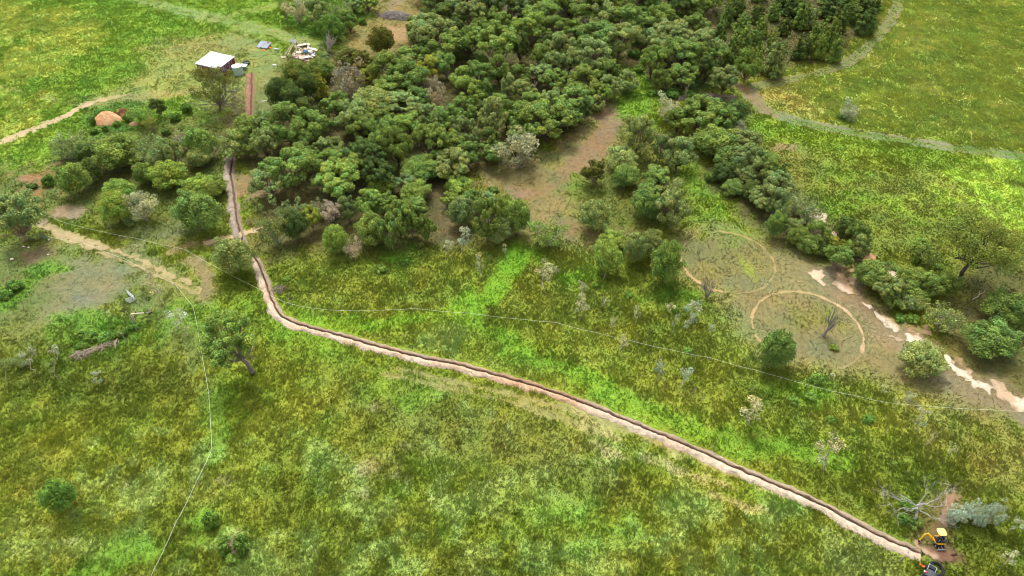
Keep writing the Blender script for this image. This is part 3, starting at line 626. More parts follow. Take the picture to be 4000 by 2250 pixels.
def make_gum(seed, R=3.4, V=2.9, B=1.1, nsub=19, cl=6, leaves=130, size=.16, off=(0, 0), dens=1.0, bark=BARKC, tr=.17, hollow=0, spread=1.0, bare=0):
    rs = np.random.RandomState(seed); hc = B + V; top = np.array([off[0], off[1], hc]); Cs = []; Rs = []; subs = []
    for k in range(nsub):
        a = 2.39996 * k + rs.rand() * .7; zz = rs.uniform(-.75, .9) if k else .9
        q = math.sqrt(max(0, 1 - zz * zz)) * spread
        c = np.array([math.cos(a) * q, math.sin(a) * q, zz]) * (.66 + .16 * rs.rand()) * np.array([R, R, V]) + top
        sr = R * (.27 + .15 * rs.rand()); subs.append((c, sr))
        m = max(4, int(cl * (sr / (R * .37)) ** 1.5)); d = unit(rs.randn(m, 3) + np.array([0, 0, .55])) * np.array([1, 1, .62])
        Cs.append(c + d * sr * (.55 + .4 * rs.rand(m))[:, None]); Rs.append(sr * (.38 + .24 * rs.rand(m)))
    C = np.vstack(Cs); Rr = np.concatenate(Rs)
    parts = [puffs(rs, C, Rr, leaves * dens, size, .3, .85, .13, .4)]
    mb = MB(); base = np.array([0, 0, -.2]); fork = np.array([off[0] * .45, off[1] * .45, max(.6, B * .75)])
    pts = limb(mb, rs, base, fork, tr * 1.25, tr, .05, 5, bark, 7)
    for c, sr in subs:
        m_ = fork + (c - fork) * .5 + np.array([0, 0, .15 * R]); p = limb(mb, rs, fork + rs.randn(3) * .05, c - np.array([0, 0, sr * .25]), tr * .55, tr * .2, .09, 5, bark, 5)
        for _ in range(2): limb(mb, rs, p[2 + _], c + rs.randn(3) * sr * .5, tr * .22, tr * .08, .1, 3, bark, 4)
    for _ in range(bare):
        a = rs.rand() * 6.283; twigs(mb, rs, fork + rs.randn(3) * .2, (math.cos(a), math.sin(a), .55 * rs.rand() + .1), R * .95, tr * .4, 2, .6, (1.5, 1.5, 1.5))
    return joinV(parts), mb, R, 2 * V + B
def make_plume(seed, R=2.0, V=2.6, B=.4):
    rs = np.random.RandomState(seed); n = 7; Cs = []; Rr = []
    for k in range(n):
        a = 2.39996 * k; q = R * .55 * math.sqrt((k + .3) / n); h = V * (1.9 - .9 * (q / R)) * (.85 + .3 * rs.rand())
        for j in range(8):
            t = j / 7; wv = .5 * R * (1 - t * .72) * (.75 + .4 * rs.rand())
            b = rs.rand() * 6.28
            Cs.append((math.cos(a) * q + .35 * t * R * .4 + math.cos(b) * wv * .5, math.sin(a) * q + math.sin(b) * wv * .5, B + .35 + t * h)); Rr.append(wv * .55)
    C = np.array(Cs); Rr = np.array(Rr)
    mb = MB(); limb(mb, rs, (0, 0, -.15), (0, 0, V * 1.3), .13, .04, .03, 4, BARKC)
    return joinV([puffs(rs, C, Rr, 115, .14, .5, 1.15, .16)]), mb, R, 2 * V + B
def make_wispy(seed, R=2.6, V=2.2, B=.7, leaves=34, size=.15, stems=9):
    rs = np.random.RandomState(seed); mb = MB(); Cs = []; Rr = []
    for k in range(stems):
        a = 2.39996 * k + rs.rand(); e = .25 + .75 * math.sqrt((k + .5) / stems)
        zz = 1 - e * e * .75; tip = np.array([math.cos(a) * e * R * .85, math.sin(a) * e * R * .85, B + V * (.75 + 1.05 * zz)])
        p = limb(mb, rs, (rs.randn() * .1, rs.randn() * .1, -.1), tip, .075, .02, .10, 6, (1, 1, 1), 5)
        for j in range(7):
            b = p[rs.randint(3, 6)]; q = b + rs.randn(3) * np.array([.26, .26, .2]) * R; q[2] = max(q[2], B * .6 + .3)
            limb(mb, rs, b, q, .02, .008, .1, 3, (1, 1, 1), 3); Cs.append(q); Rr.append(R * (.15 + .12 * rs.rand()))
    return joinV([puffs(rs, np.array(Cs), np.array(Rr), leaves, size, .2, .9, .15, .9)]), mb, R, 2 * V + B
def make_sapling(seed, R=.8, H=3.0, dens=1.0, crown=.55):
    rs = np.random.RandomState(seed); mb = MB(); Cs = []; Rr = []
    main = limb(mb, rs, (0, 0, -.1), (rs.randn() * .08, rs.randn() * .08, H * .92), .055, .015, .03, 7, (1.25, 1.2, 1.1), 5)
    for k in range(9):
        t = main[rs.randint(3, 7)]; a = rs.rand() * 6.283; q = t + np.array([math.cos(a) * R * .65, math.sin(a) * R * .65, rs.uniform(-.05, .5) * R]); q[2] = np.clip(q[2], H * (1 - crown), H * .95)
        limb(mb, rs, t, q, .018, .008, .1, 3, (1.25, 1.2, 1.1), 3); Cs.append(q); Rr.append(R * (.28 + .18 * rs.rand()))
    Cs.append(main[-1]); Rr.append(R * .35)
    return joinV([puffs(rs, np.array(Cs), np.array(Rr), 46 * dens, .07, .2, .95, .2, .9)]), mb, R, H
def make_shrub(seed, R=1.3, V=.9, leaves=95, size=.115):
    rs = np.random.RandomState(seed); nc = 22
    d = unit(rs.randn(nc, 3)); d[:, 2] = np.abs(d[:, 2]) * .9 + .05; C = d * np.array([R * .72, R * .72, V * 1.3]) * (.5 + .5 * rs.rand(nc))[:, None]; C[:, 2] += .15
    mb = MB()
    for k in range(5): limb(mb, rs, (0, 0, -.1), C[k], .03, .01, .1, 3, BARKC, 4)
    return joinV([puffs(rs, C, R * (.24 + .14 * rs.rand(nc)), leaves, size, .3, .9, .16)]), mb, R, 2 * V
def make_dead(seed, R=1.6, H=4.0, n=6, r=.09, depth=3):
    rs = np.random.RandomState(seed); mb = MB()
    for k in range(n):
        a = 2.39996 * k + rs.rand() * .6; e = .15 + .6 * rs.rand()
        twigs(mb, rs, (rs.randn() * .08, rs.randn() * .08, -.1), (math.cos(a) * e, math.sin(a) * e, 1), H * (.5 + .15 * rs.rand()), r * (.6 + .5 * rs.rand()), depth, .5, (1, 1, 1), .2)
    return mb, R, H

PROTO = {}
def protos(kind, fn, seeds, **kw):
    L = []
    for s in seeds:
        (V, Fc, C), mb, R, H = fn(s, **kw); L.append((bigmesh('crown', V, Fc, C, M['leaf']), mb.mesh('trunk', M['bark']), R, H))
    PROTO[kind] = L
protos('r', make_round, (1, 2, 3, 4, 5))
protos('g', make_gum, (11, 12, 13, 14, 15, 16))
protos('p', make_plume, (21, 22, 23))
protos('w', make_wispy, (31, 32, 33))
protos('s', make_shrub, (41, 42, 43))
protos('t', make_sapling, (51, 52, 53, 54))
protos('u', make_sapling, (56, 57), dens=.35, crown=.4)     # nearly leafless sapling
PAL = dict(d='#526838', m='#6a8540', l='#76933f', y='#8d9836', g='#788c5a', v='#959d80', q='#6a7c33', o='#62692f', n='#8d8672', k='#a5968b', b='#8d9c8c', e='#5f8430')
CN = dict(q='olive green', d='dark green', m='mid green', l='fresh bright green', y='yellow-green', g='grey-green', v='silvery grey-green', o='dull olive', n='grey-brown dry-leaved', k='pinkish grey dead-leaved', b='blue-grey', e='deep leafy green')
KN = dict(r='bushy_tree', g='gum_tree', p='upright_tree', w='open_tree', s='shrub', t='sapling', u='sapling')
FORM = dict(r='round bushy tree', g='domed open-trunked tree', p='upright plumed tree', w='wispy many-stemmed tree', s='low shrub', t='thin sapling', u='spindly bare sapling')
LEAFK = 1.24
PLANTS = []         # (root, kind, colour, px, py, size)
R_ = random.Random(77)
def colour(o, key, k, jit=.16):
    c = S(PAL[key], LEAFK); c = c * .80 + .20 * float(c @ np.array([.25, .68, .07])); c = c * (np.array([.98, 1.0, .66]) if key not in 'vnkb' else np.array([1.0, 1.0, .82])); c = c * (1 + R_.uniform(-jit, jit)); h = R_.uniform(-.04, .13)
    o.color = (c[0] * (1 + h), c[1], c[2] * (1 - h), 1)
BARKS = [S('#8f8172'), S('#6d6156'), S('#a59a8c')]
def put(kind, key, base, R, H, px, py, lean=None, group=None, label=None):
    cm, tm, R0, H0 = R_.choice(PROTO[kind])
    root = thing(KN[kind], label, 'shrub' if kind == 's' else 'tree', base, R_.uniform(0, 6.28), group)
    ax = R_.uniform(.88, 1.14) if kind in 'rgpws' else 1; root.scale = (R / R0 * ax, R / R0 * (2 - ax), H / H0)
    if lean is not None:
        d = Vector(lean).normalized(); q = Vector((0, 0, 1)).rotation_difference(d); root.rotation_mode = 'QUATERNION'
        root.rotation_quaternion = q @ Matrix.Rotation(R_.uniform(0, 6.28), 4, 'Z').to_quaternion()
    c = link('crown', cm, root); colour(c, key, kind)
    t = link('trunk', tm, root); b = S('#b5ada0') if kind in 'wtu' else BARKS[R_.randrange(3)]; t.color = (*b, 1)
    PLANTS.append((root, kind, key, px, py, R)); return root
BOLE = dict(r=.12, g=.34, p=.15, w=.28, s=0)
def plant(cx, cy, wpx, hpx, kind, key):
    bk = R_.uniform(.3, 1.2)
    """crown outline in source pixels -> the tree that fills it"""
    hc = 3.0
    if kind == 'g': wpx *= 1.18; hpx *= 1.25
    if kind == 'p': s_ = R_.uniform(1.1, 1.5); wpx *= s_; hpx *= .95 * s_
    for _ in range(6):
        p = at(cx, cy, hc); z = depth(p); R = .5 * wpx * z / FPX; dl = math.asin(min(.99, (CAMH - hc) / np.linalg.norm(p - np.array([0, 0, CAMH]))))
        Vs = .5 * hpx * z / FPX; v2 = (Vs ** 2 - (R * math.sin(dl)) ** 2) / math.cos(dl) ** 2
        V = min(max(math.sqrt(max(v2, 0)), .62 * R if kind != 's' else .5 * R), 1.5 * R); B = BOLE[kind] * R * (bk if kind == 'g' else 1)
        if kind == 'g': B = max(B, .8)
        hc = B + V
    return put(kind, key, (p[0], p[1], 0), R, 2 * V + B, cx, cy + hpx * .2)
def sap(tx, ty, bx, by, wpx, kind='t', key='v'):
    b, t = upright((bx, by), (tx, ty)); z = depth(b); d = t - b
    return put(kind, key, tuple(b), .5 * wpx * z / FPX, float(np.linalg.norm(d)), (tx + bx) / 2, (ty + by) / 2, lean=tuple(d))

TREES = {
(0, 0): '''500 1090 230 200 w g/640 1160 170 160 r d/900 1140 330 250 r m/1130 1170 230 240 w g/1290 1150 150 220 g g/1370 1070 130 120 w n/1500 1080 220 230 r m/1500 1190 180 150 r g/680 1290 170 190 r d/545 1355 230 240 r m/1090 1310 180 170 r m/1270 1320 250 220 r l/1500 1410 230 170 r l/1620 1400 180 150 r m/900 1450 230 200 r l/1190 800 90 100 g d/1060 860 180 130 w e/1130 930 100 100 w y/1400 800 110 110 s e/1310 870 120 90 s e/1240 980 100 80 s m/700 985 80 60 s e/620 985 70 50 s e/690 900 60 90 s e/790 960 70 60 s e/870 925 70 60 s e/960 870 90 90 s e/880 825 110 50 s e/360 1350 130 110 s e/230 1400 90 70 s m/60 1440 90 70 s m/1760 1100 180 160 g g/1890 950 220 170 r m/1850 1070 200 170 g m''',
(1, 0): '''300 70 170 170 w v/460 100 180 160 g g/640 90 160 190 w g/560 210 180 180 r e/215 70 70 110 g m/840 20 140 70 g m/730 30 120 90 g g/700 150 120 120 g m/805 155 80 60 s e/510 410 110 70 s g/945 310 190 210 r o/480 520 220 150 r m/300 560 220 200 r m/170 700 170 220 r d/270 740 180 200 r d/400 650 160 180 r d/690 440 180 120 g o/800 470 140 140 g o/700 610 260 240 w n/490 650 90 200 p y/470 570 80 70 g y/840 580 130 100 g y/1000 510 230 200 g m/1160 420 180 120 g m/1290 390 150 120 g m/1180 490 150 110 g g/1290 520 160 150 g y/1430 480 160 150 g m/1120 590 250 200 g m/1000 680 220 150 g m/1320 640 150 130 w n/1350 740 150 170 w n/1560 580 150 120 g l/1700 550 180 160 g m/1830 520 130 150 g m/1600 690 200 170 g l/1720 690 120 140 g m/600 790 180 160 g m/880 780 330 180 r g/1100 800 240 170 g g/920 880 220 150 g m/770 950 220 180 g m/880 960 190 130 g l/1135 940 210 170 g l/230 930 280 230 g m/60 1080 170 170 g g/430 970 220 190 g m/60 930 140 140 g g/960 1050 250 240 g m/850 1150 260 200 g d/1060 1100 180 280 g m/1310 1060 220 230 g m/1440 910 200 190 g m/1560 830 180 150 g m/1590 1000 190 180 g g/1780 890 200 220 g g/1890 860 120 150 g m/1820 780 150 110 g l/1900 640 110 130 g g/380 1160 190 150 g m/260 1250 320 250 g m/100 1360 240 200 g g/570 1110 180 150 g g/600 1040 80 90 w n/540 1230 200 160 g l/640 1340 320 230 g l/250 1130 70 60 s k/1250 1280 280 190 r m/1480 1230 260 190 g g/1380 1200 130 120 g m/960 1390 220 140 r l/1120 1370 150 120 g g/1190 1440 220 130 r m/1540 1400 200 150 r l/1780 1430 120 80 s m/840 1430 100 80 s m/1350 40 200 120 g d/1450 120 200 150 g d/1200 200 130 120 g m/1330 220 300 200 g g/1620 100 200 160 g g/1760 60 200 150 g m/1600 300 240 200 g m/1810 330 280 250 g m/1700 200 150 130 g m/1850 180 150 150 g m/1500 230 140 140 g d/1700 440 130 90 s e''',
(2, 0): '''230 90 240 160 g m/60 60 150 110 g g/130 210 220 190 g l/330 220 180 150 g m/60 350 130 170 g d/600 50 280 110 g m/430 40 160 100 g d/690 130 200 160 g g/480 200 140 110 g l/620 290 310 180 g m/260 420 180 170 g m/440 440 150 150 g m/620 420 230 180 g g/730 510 140 130 g m/900 130 250 180 g m/1050 80 200 130 g m/1000 290 150 120 g d/1120 150 180 170 g m/1250 60 130 130 g d/1380 50 180 130 g m/1200 260 280 170 g g/1390 180 170 150 g m/1310 400 280 200 g m/1120 340 180 150 g g/1060 450 190 180 g m/1410 420 130 150 g m/1130 590 130 130 g m/1300 560 200 120 g m/1380 520 110 90 w n/1470 520 140 160 g d/1610 590 180 170 g g/1540 420 160 140 g m/1780 490 150 180 g l/920 390 130 90 s e/960 510 110 80 s e/1200 690 150 70 s e/1340 700 120 60 s e/1060 690 90 70 s e/60 560 130 120 g m/220 540 170 110 g g/330 600 170 130 g m/550 620 240 180 g m/740 540 130 130 g m/740 650 150 130 g g/690 700 120 130 g m/880 610 140 120 g g/870 680 90 60 s e/90 690 180 150 g g/150 800 200 150 g m/270 900 330 170 g m/450 760 260 180 g m/540 830 110 150 g d/420 880 200 130 g m/640 780 110 90 g g/80 880 190 170 g m/40 1130 330 270 w v/1630 100 110 150 p m/1580 230 130 160 p m/1740 170 130 150 p m/1680 340 170 170 p m/1770 270 120 140 p m/1860 90 110 140 p d/1860 280 130 140 p m/1700 60 120 120 p d/1900 180 100 120 p m/1860 420 120 130 p m/1640 460 140 120 p m/1910 500 80 100 s d/1780 390 110 110 p m/1190 820 190 180 w v/1420 860 320 190 g m/1260 910 160 150 g m/1600 900 200 170 g m/1690 840 180 170 r d/1710 960 110 110 w v/1530 1070 320 210 r m/1660 1190 280 200 r m/1770 1060 200 150 g g/1790 1180 200 170 g g/950 1010 210 240 g g/1130 1110 120 180 g g/1260 1150 200 180 g g/830 1190 240 180 r g/620 1300 150 140 g o/860 1330 210 180 r m/1100 1320 190 120 g m/1210 1400 180 110 w g/1040 1440 150 70 g m/1500 1320 120 110 s m/1600 1300 180 150 r d/1760 1310 180 150 r g/1860 1270 150 140 g g''',
(3, 0): '''60 70 130 140 p m/270 90 150 180 p m/330 130 120 130 p g/200 40 150 110 p d/480 30 200 100 p d/640 80 170 150 p m/750 30 180 90 p d/820 40 120 70 s e/750 150 140 150 p d/720 200 70 50 s e/560 140 140 160 p d/370 230 130 150 p m/470 230 150 170 p m/270 340 160 150 p d/400 340 140 190 p m/530 360 130 200 p m/40 290 90 130 p m/80 410 170 220 p g/130 190 120 120 p d/10 500 60 100 s e/620 835 150 120 w v/560 870 90 70 s e/60 1290 170 150 g m/90 1380 180 150 g g/1260 890 60 40 s e''',
(0, 1): '''870 120 230 250 r l/1050 100 230 230 w v/1480 150 330 310 r m/1760 490 280 290 r g/960 210 110 100 s g/690 1080 150 110 s e/790 1080 150 100 s e/900 1050 150 110 s e/990 1000 110 90 s e/620 1150 120 90 s e/600 1060 110 80 s e/150 1270 110 120 w g/90 700 150 120 s e/40 760 120 90 s e''',
(1, 1): '''130 250 240 280 w g/290 250 190 230 r d/410 190 130 140 g y/460 130 90 140 w v/560 150 180 150 w k/690 120 120 150 g g/860 80 180 160 g l/960 100 180 160 g m/1070 190 190 220 g m/880 280 240 250 r m/1010 290 180 220 g m/1170 110 200 150 g m/1170 240 110 140 g m/1270 260 140 210 g m/1550 150 210 220 r g/1630 50 130 110 g m/1470 50 140 100 g l/1740 210 200 240 g m/1880 120 180 200 r m/1840 290 200 200 r g/590 360 180 220 r l/730 430 120 120 w k/940 570 100 90 s l/1740 60 130 100 g g/260 160 200 110 w g/1120 520 100 80 s e/230 650 70 50 s e''',
(2, 1): '''40 190 200 270 r m/280 300 270 230 w m/620 180 240 240 r g/755 370 220 120 r l/725 500 230 250 r l/930 430 180 260 r g/1050 400 200 220 r g/1160 540 250 340 r l/1020 90 220 230 r m/1210 130 230 220 g g/1160 130 120 150 w n/630 700 60 50 s e/880 770 80 50 s e/1330 1190 80 60 s e/1240 890 60 60 s e''',
(3, 1): '''60 80 140 160 g g/150 120 170 200 w g/60 250 150 200 r m/330 150 190 180 w g/230 330 150 160 r m/200 260 130 120 g g/310 400 150 150 r m/390 310 150 150 g m/420 420 130 120 r d/510 400 110 100 g y/610 420 90 110 r l/540 480 170 160 g m/590 270 170 160 r d/700 320 140 160 g m/710 410 120 140 g g/610 215 100 90 s l/250 90 180 130 w g/780 620 250 210 r m/870 560 130 120 w m/900 720 180 160 g g/1100 650 230 180 r m/1110 760 220 170 r m/1220 700 170 170 g m/1340 690 180 190 r m/1060 810 190 140 w g/940 800 130 110 g m/1330 940 250 220 w g/1170 1270 310 260 r g/1700 1110 360 290 r m/1810 880 300 260 r m/1920 960 160 260 r m/70 1190 240 330 r m/1210 470 170 170 w m/1170 420 130 110 g l/1130 500 90 90 s l/1000 940 110 60 s e/1100 950 130 60 s e/960 560 100 60 s m/1290 560 80 60 s m/500 1170 90 60 s l/380 1400 140 50 s e''',
(0, 2): '''445 850 220 270 r e/1580 1010 150 170 s e/1690 1200 150 150 s e/1810 1190 160 190 s e/1760 1300 150 110 s e/1780 1200 120 120 w n''',
(3, 2): '''1450 970 170 180 w b/1550 950 120 120 w b/1600 1020 100 130 w b/1385 1010 90 90 w b/1710 980 150 200 w b/480 260 90 60 s e/760 260 120 60 s e/330 90 120 90 s e/200 120 110 80 s e/1060 890 150 110 s e/1030 1010 120 110 s e/1120 1040 140 130 s m/1080 920 90 90 s e/640 350 60 40 s l/960 600 60 50 s l''',
}
for (c_, r_), txt in TREES.items():
    for e in txt.split('/'):
        x, y, w_, h_, k, q = e.split(); px, py = T(c_, r_, float(x), float(y))
        plant(px, py, float(w_) / 1.932, float(h_) / 1.932, k, q)
# woods not told apart one by one in the photograph's far rows: filled between the listed crowns
def fill(poly, kind_keys, gap, size, n, seed):
    r = random.Random(seed); P = np.array(poly, float); done = 0
    for _ in range(n * 60):
        if done >= n: break
        x = r.uniform(P[:, 0].min(), P[:, 0].max()); y = r.uniform(P[:, 1].min(), P[:, 1].max())
        if not inside(np.array([x]), np.array([y]), P)[0]: continue
        X, Y = x * 4000 / 2576, y * 4000 / 2576
        if any((p[3] - X) ** 2 + (1.25 * (p[4] - Y)) ** 2 < (gap) ** 2 for p in PLANTS): continue
        k, q = r.choice(kind_keys); s = size * r.uniform(.8, 1.25); plant(X, Y, s, s * r.uniform(.75, .95), k, q); done += 1
GK = [('g', 'm'), ('g', 'm'), ('g', 'd'), ('g', 'g')]
fill([(1060, -40), (1780, -40), (1780, 130), (1640, 200), (1560, 170), (1380, 190), (1250, 165), (1050, 110)], GK, 68, 100, 24, 3)
fill([(700, 200), (1040, 150), (1500, 230), (1460, 330), (1200, 400), (940, 470), (680, 340)], GK, 74, 100, 15, 4)
fill([(1800, -30), (2180, -30), (2080, 90), (1960, 160), (1800, 180)], [('p', 'd'), ('p', 'm')], 66, 66, 10, 5)
fill([(1800, 380), (1930, 390), (1960, 480), (1900, 520), (1840, 480)], [('r', 'm'), ('g', 'g'), ('r', 'd')], 60, 90, 6, 6)

for e in '''1550 265 1558 455 120/1452 380 1455 482 75/1690 455 1690 660 75/1885 395 1878 495 45/745 460 748 525 45'''.split('/'):
    q = list(map(float, e.split())); a = T(1, 1, q[0], q[1]); b = T(1, 1, q[2], q[3]); sap(*a, *b, q[4] / 1.932, 't', 'b' if q[0] in (1550, 1452) else 'v')
SAPS = [((2, 1), '240 570 240 750 150 v/530 675 518 785 80 v/540 800 522 965 120 v/710 810 670 885 70 u/775 955 755 1078 60 v/955 870 928 1002 60 v/1190 840 1190 915 75 v/1245 920 1208 1075 48 b/1360 830 1345 960 135 b/1312 970 1300 1050 55 b/1380 920 1360 1050 75 b/1520 1005 1495 1085 60 b/855 1100 832 1220 85 v/1120 1280 1090 1425 95 b/1310 1335 1285 1470 105 b/335 560 335 620 55 v/235 500 235 570 45 v'),
        ((2, 2), '1805 90 1775 310 185 v'),
        ((3, 2), '480 440 430 655 205 v/1095 75 1035 215 90 v/1205 205 1110 355 105 b/985 115 945 185 55 u/1430 465 1352 555 65 u/1915 1020 1815 1115 80 b/1850 1285 1775 1375 110 v/890 20 870 75 60 v/1265 370 1190 468 45 u'),
        ((0, 1), '1110 570 1150 705 90 v/1150 680 1220 850 120 v/1080 755 1130 910 85 d/945 835 990 990 65 d/1310 890 1350 1035 140 b/1395 1010 1420 1090 90 g/215 1195 265 1375 110 b/392 1175 440 1275 80 b/395 1270 430 1420 75 g/730 1360 755 1470 80 b/15 1260 50 1420 90 g'),
        ((3, 1), '490 1365 490 1395 45 v/445 905 428 1075 90 l')]
for tl, txt in SAPS:
    for e in txt.split('/'):
        q = e.split(); k = q[5]; v = list(map(float, q[:5]))
        sap(*T(*tl, v[0], v[1]), *T(*tl, v[2], v[3]), v[4] / 1.932, 'u' if k == 'u' else 't', 'v' if k == 'u' else k)

# trees with a shape of their own
def special(name, label, basepx, crownpx, wpx, hpx, key, bark, **kw):
    b = at(*basepx); hc = 5.0
    for _ in range(6):
        p = at(crownpx[0], crownpx[1], hc); z = depth(p); R = .5 * wpx * z / FPX
        best = min(np.linspace(2, 11, 80), key=lambda h: math.hypot(*(at(crownpx[0], crownpx[1], h) - b)[:2])); hc = best
    p = at(crownpx[0], crownpx[1], hc); dl = math.asin((CAMH - hc) / np.linalg.norm(p - np.array([0, 0, CAMH])))
    Vs = .5 * hpx * depth(p) / FPX; V = min(max(math.sqrt(max(0, Vs ** 2 - (R * math.sin(dl)) ** 2)) / math.cos(dl), .5 * R), hc - 1.0)
    (Vv, Fc, C), mb, _, _ = make_gum(kw.pop('seed'), R, V, hc - V, off=tuple((p - b)[:2]), bark=(1, 1, 1), **kw)
    root = thing(name, label, 'tree', tuple(b)); root['fixed'] = 1
    c = link('crown', bigmesh('crown', Vv, Fc, C, M['leaf']), root); colour(c, key, 'g', .02)
    t = mb.build('trunk', M['bark'], root); t.color = (*S(bark), 1); del root['fixed']
    PLANTS.append((root, 'x', key, crownpx[0], crownpx[1], R)); return root
special('gum_tree', 'big yellow-green gum tree beside the trench bend, its grey trunk leaning up leftwards', T(0, 1, 1915, 1365), T(0, 1, 1695, 1100), 400 / 1.932, 420 / 1.932, 'l', '#8d857c', seed=101, nsub=22, cl=6, leaves=120, size=.15, tr=.3, bare=1)
special('gum_tree', 'largest spreading olive-green gum tree on the right with a black leaning trunk', T(3, 1, 1435, 665), T(3, 1, 1625, 370), 540 / 1.932, 400 / 1.932, 'q', '#5a514a', seed=102, nsub=28, cl=6, leaves=100, size=.15, tr=.30, spread=1.05, bare=0)
special('gum_tree', 'half-dead olive gum tree with bare grey limbs in front of the white-roofed shed', T(0, 0, 1660, 830), T(0, 0, 1620, 640), 330 / 1.932, 310 / 1.932, 'o', '#7d756c', seed=103, nsub=17, cl=6, leaves=52, size=.17, tr=.22, bare=17)
special('gum_tree', 'large grey-green gum tree on the left edge, pale trunk beside the green gates', T(0, 1, 185, 370), T(0, 1, 120, 160), 340 / 1.932, 340 / 1.932, 'g', '#a5937c', seed=104, nsub=20, cl=7, leaves=70, size=.18, tr=.30, bare=3)

# bare trees and dead sticks
DEADC = S('#b3aca6')
def dead(name, label, basepx, tippx, wpx, seed, n=6, r=.09, depth_=3, colr='#b3aca6', cat='dead tree', group=None):
    b, t = upright(basepx, tippx, 12); d = t - b; H = float(np.linalg.norm(d)); R = .5 * wpx * depth(b) / FPX
    mb, R0, H0 = make_dead(seed, 1, 1, n, r, depth_)
    A = np.array(mb.v); sp = np.percentile(np.hypot(A[:, 0], A[:, 1]), 97); ht = A[:, 2].max()
    k = np.array([R / sp, R / sp, H / ht]); A = A * k; mb.v = [tuple(q) for q in A]
    root = thing(name, label, cat, tuple(b), 0, group); q = Vector((0, 0, 1)).rotation_difference(Vector(d).normalized()); root.rotation_mode = 'QUATERNION'; root.rotation_quaternion = q
    o = mb.build('branches', M['bark'], root); o.color = (*S(colr), 1); return root
dead('dead_tree', 'leafless silver tree with upright fanned stems beside the ruined timber hut', T(1, 0, 545, 395), T(1, 0, 530, 225), 130 / 1.932, 201, 11, .05, 2, '#c2b9ae')
dead('dead_tree', 'bare white many-branched treetop standing out of the upper wood', T(2, 0, 335, 470), T(2, 0, 330, 285), 105 / 1.932, 202, 9, .045, 2, '#d3ccc8')
dead('dead_tree', 'tall white forked dead trunk at the edge of the upper wood', T(2, 0, 800, 385), T(2, 0, 850, 165), 70 / 1.932, 203, 2, .16, 2, '#d8d2cc')
dead('dead_tree', 'pale broken dead treetop among the back rows of the wood', T(2, 0, 540, 260), T(2, 0, 545, 110), 110 / 1.932, 204, 5, .06, 2, '#d0c8c2')
dead('dead_tree', 'white dead tree at the wood edge with two thin limbs, far centre', T(1, 0, 1890, 230), T(1, 0, 1880, 30), 60 / 1.932, 205, 3, .07, 2, '#d0c8c2')
dead('dead_tree', 'tall slender pale trunk at the front of the right-hand wood', T(2, 0, 1308, 740), T(2, 0, 1335, 600), 26 / 1.932, 206, 2, .11, 1, '#c9c1b0')
dead('dead_tree', 'grey leaning leafless tree inside the lower tyre circle', T(3, 1, 425, 1085), T(3, 1, 560, 830), 110 / 1.932, 207, 4, .06, 3, '#a9a29e')
dead('dead_tree', 'grey fan-shaped dead shrub on the edge of the upper tyre circle', T(2, 1, 1465, 795), T(2, 1, 1485, 620), 120 / 1.932, 208, 12, .03, 3, '#a89c9a')
dead('dead_tree', 'pale broken stump leaning at the left edge of the paddock', T(0, 1, 65, 752), T(0, 1, 10, 630), 50 / 1.932, 209, 3, .035, 1, '#c5bda8')
def big_dead():
    b = at(*T(3, 2, 1070, 1060)); rs = np.random.RandomState(7); mb = MB(); root = thing('dead_tree', 'large dead tree with spreading bare white limbs beside the yellow digger', 'dead tree', tuple(b))
    top = np.array([.3, 1.0, 2.6]); limb(mb, rs, (0, 0, -.2), top, .2, .15, .05, 5, (1, 1, 1), 7)
    for (x, y), r, dp in (((880, 800), .08, 3), ((1330, 830), .085, 3), ((1330, 1020), .075, 3), ((1190, 800), .05, 3), ((985, 980), .06, 2), ((850, 895), .05, 2), ((1000, 830), .06, 2), ((1340, 920), .07, 2), ((1150, 930), .06, 2)):
        e = at(*T(3, 2, x, y), 2.5 + rs.rand() * 1.3) - b; p = limb(mb, rs, top + rs.randn(3) * .1, e, r, r * .2, .08, 7, (1, 1, 1), 5)
        for j in range(6): q = rs.randint(2, 7); dd = unit(e - top); twigs(mb, rs, p[q], unit(dd + rs.randn(3) * .65), 1.0 + .8 * rs.rand(), r * .32, dp - 1, .6)
    o = mb.build('branches', M['bark'], root); o.color = (*S('#b0aba6'), 1)
big_dead()
STICKS = [((2, 1), '1262 735 1285 672/1458 935 1475 890/1005 1160 1030 1075/690 665 725 575/935 1145 950 1100/985 850 1005 835/1685 1200 1690 1175/1745 1325 1760 1290/1870 1360 1895 1295/345 745 375 715'),
          ((1, 1), '275 530 262 425/215 635 205 600/445 740 435 685/250 855 240 760/1198 370 1195 338/1400 275 1362 225/1685 415 1682 355/1750 505 1765 460/715 490 690 430'),
          ((3, 2), '617 240 650 170/862 402 935 312/1115 203 1172 112/1252 285 1310 200/1192 467 1290 385/287 310 310 280/388 165 405 105/872 278 915 240/865 1005 885 945/12 220 32 170/68 145 80 115/580 500 645 470/280 60 315 0/1660 825 1665 800/1405 790 1490 725/640 20 655 -10'),
          ((2, 2), '1342 88 1415 8/1418 135 1468 95/1508 485 1590 378/1795 45 1850 25/1720 110 1728 70'),
          ((0, 1), '1040 1055 985 935/965 1140 890 1040/1450 1060 1425 985/1610 905 1590 845/710 1325 685 1265/900 1280 875 1215/575 1330 568 1310/440 1270 430 1165/1370 555 1362 530/850 300 800 215/240 1445 205 1415'),
          ((0, 2), '145 205 92 115/262 35 235 0/48 1170 42 1150/130 1110 145 1090')]
STK = []
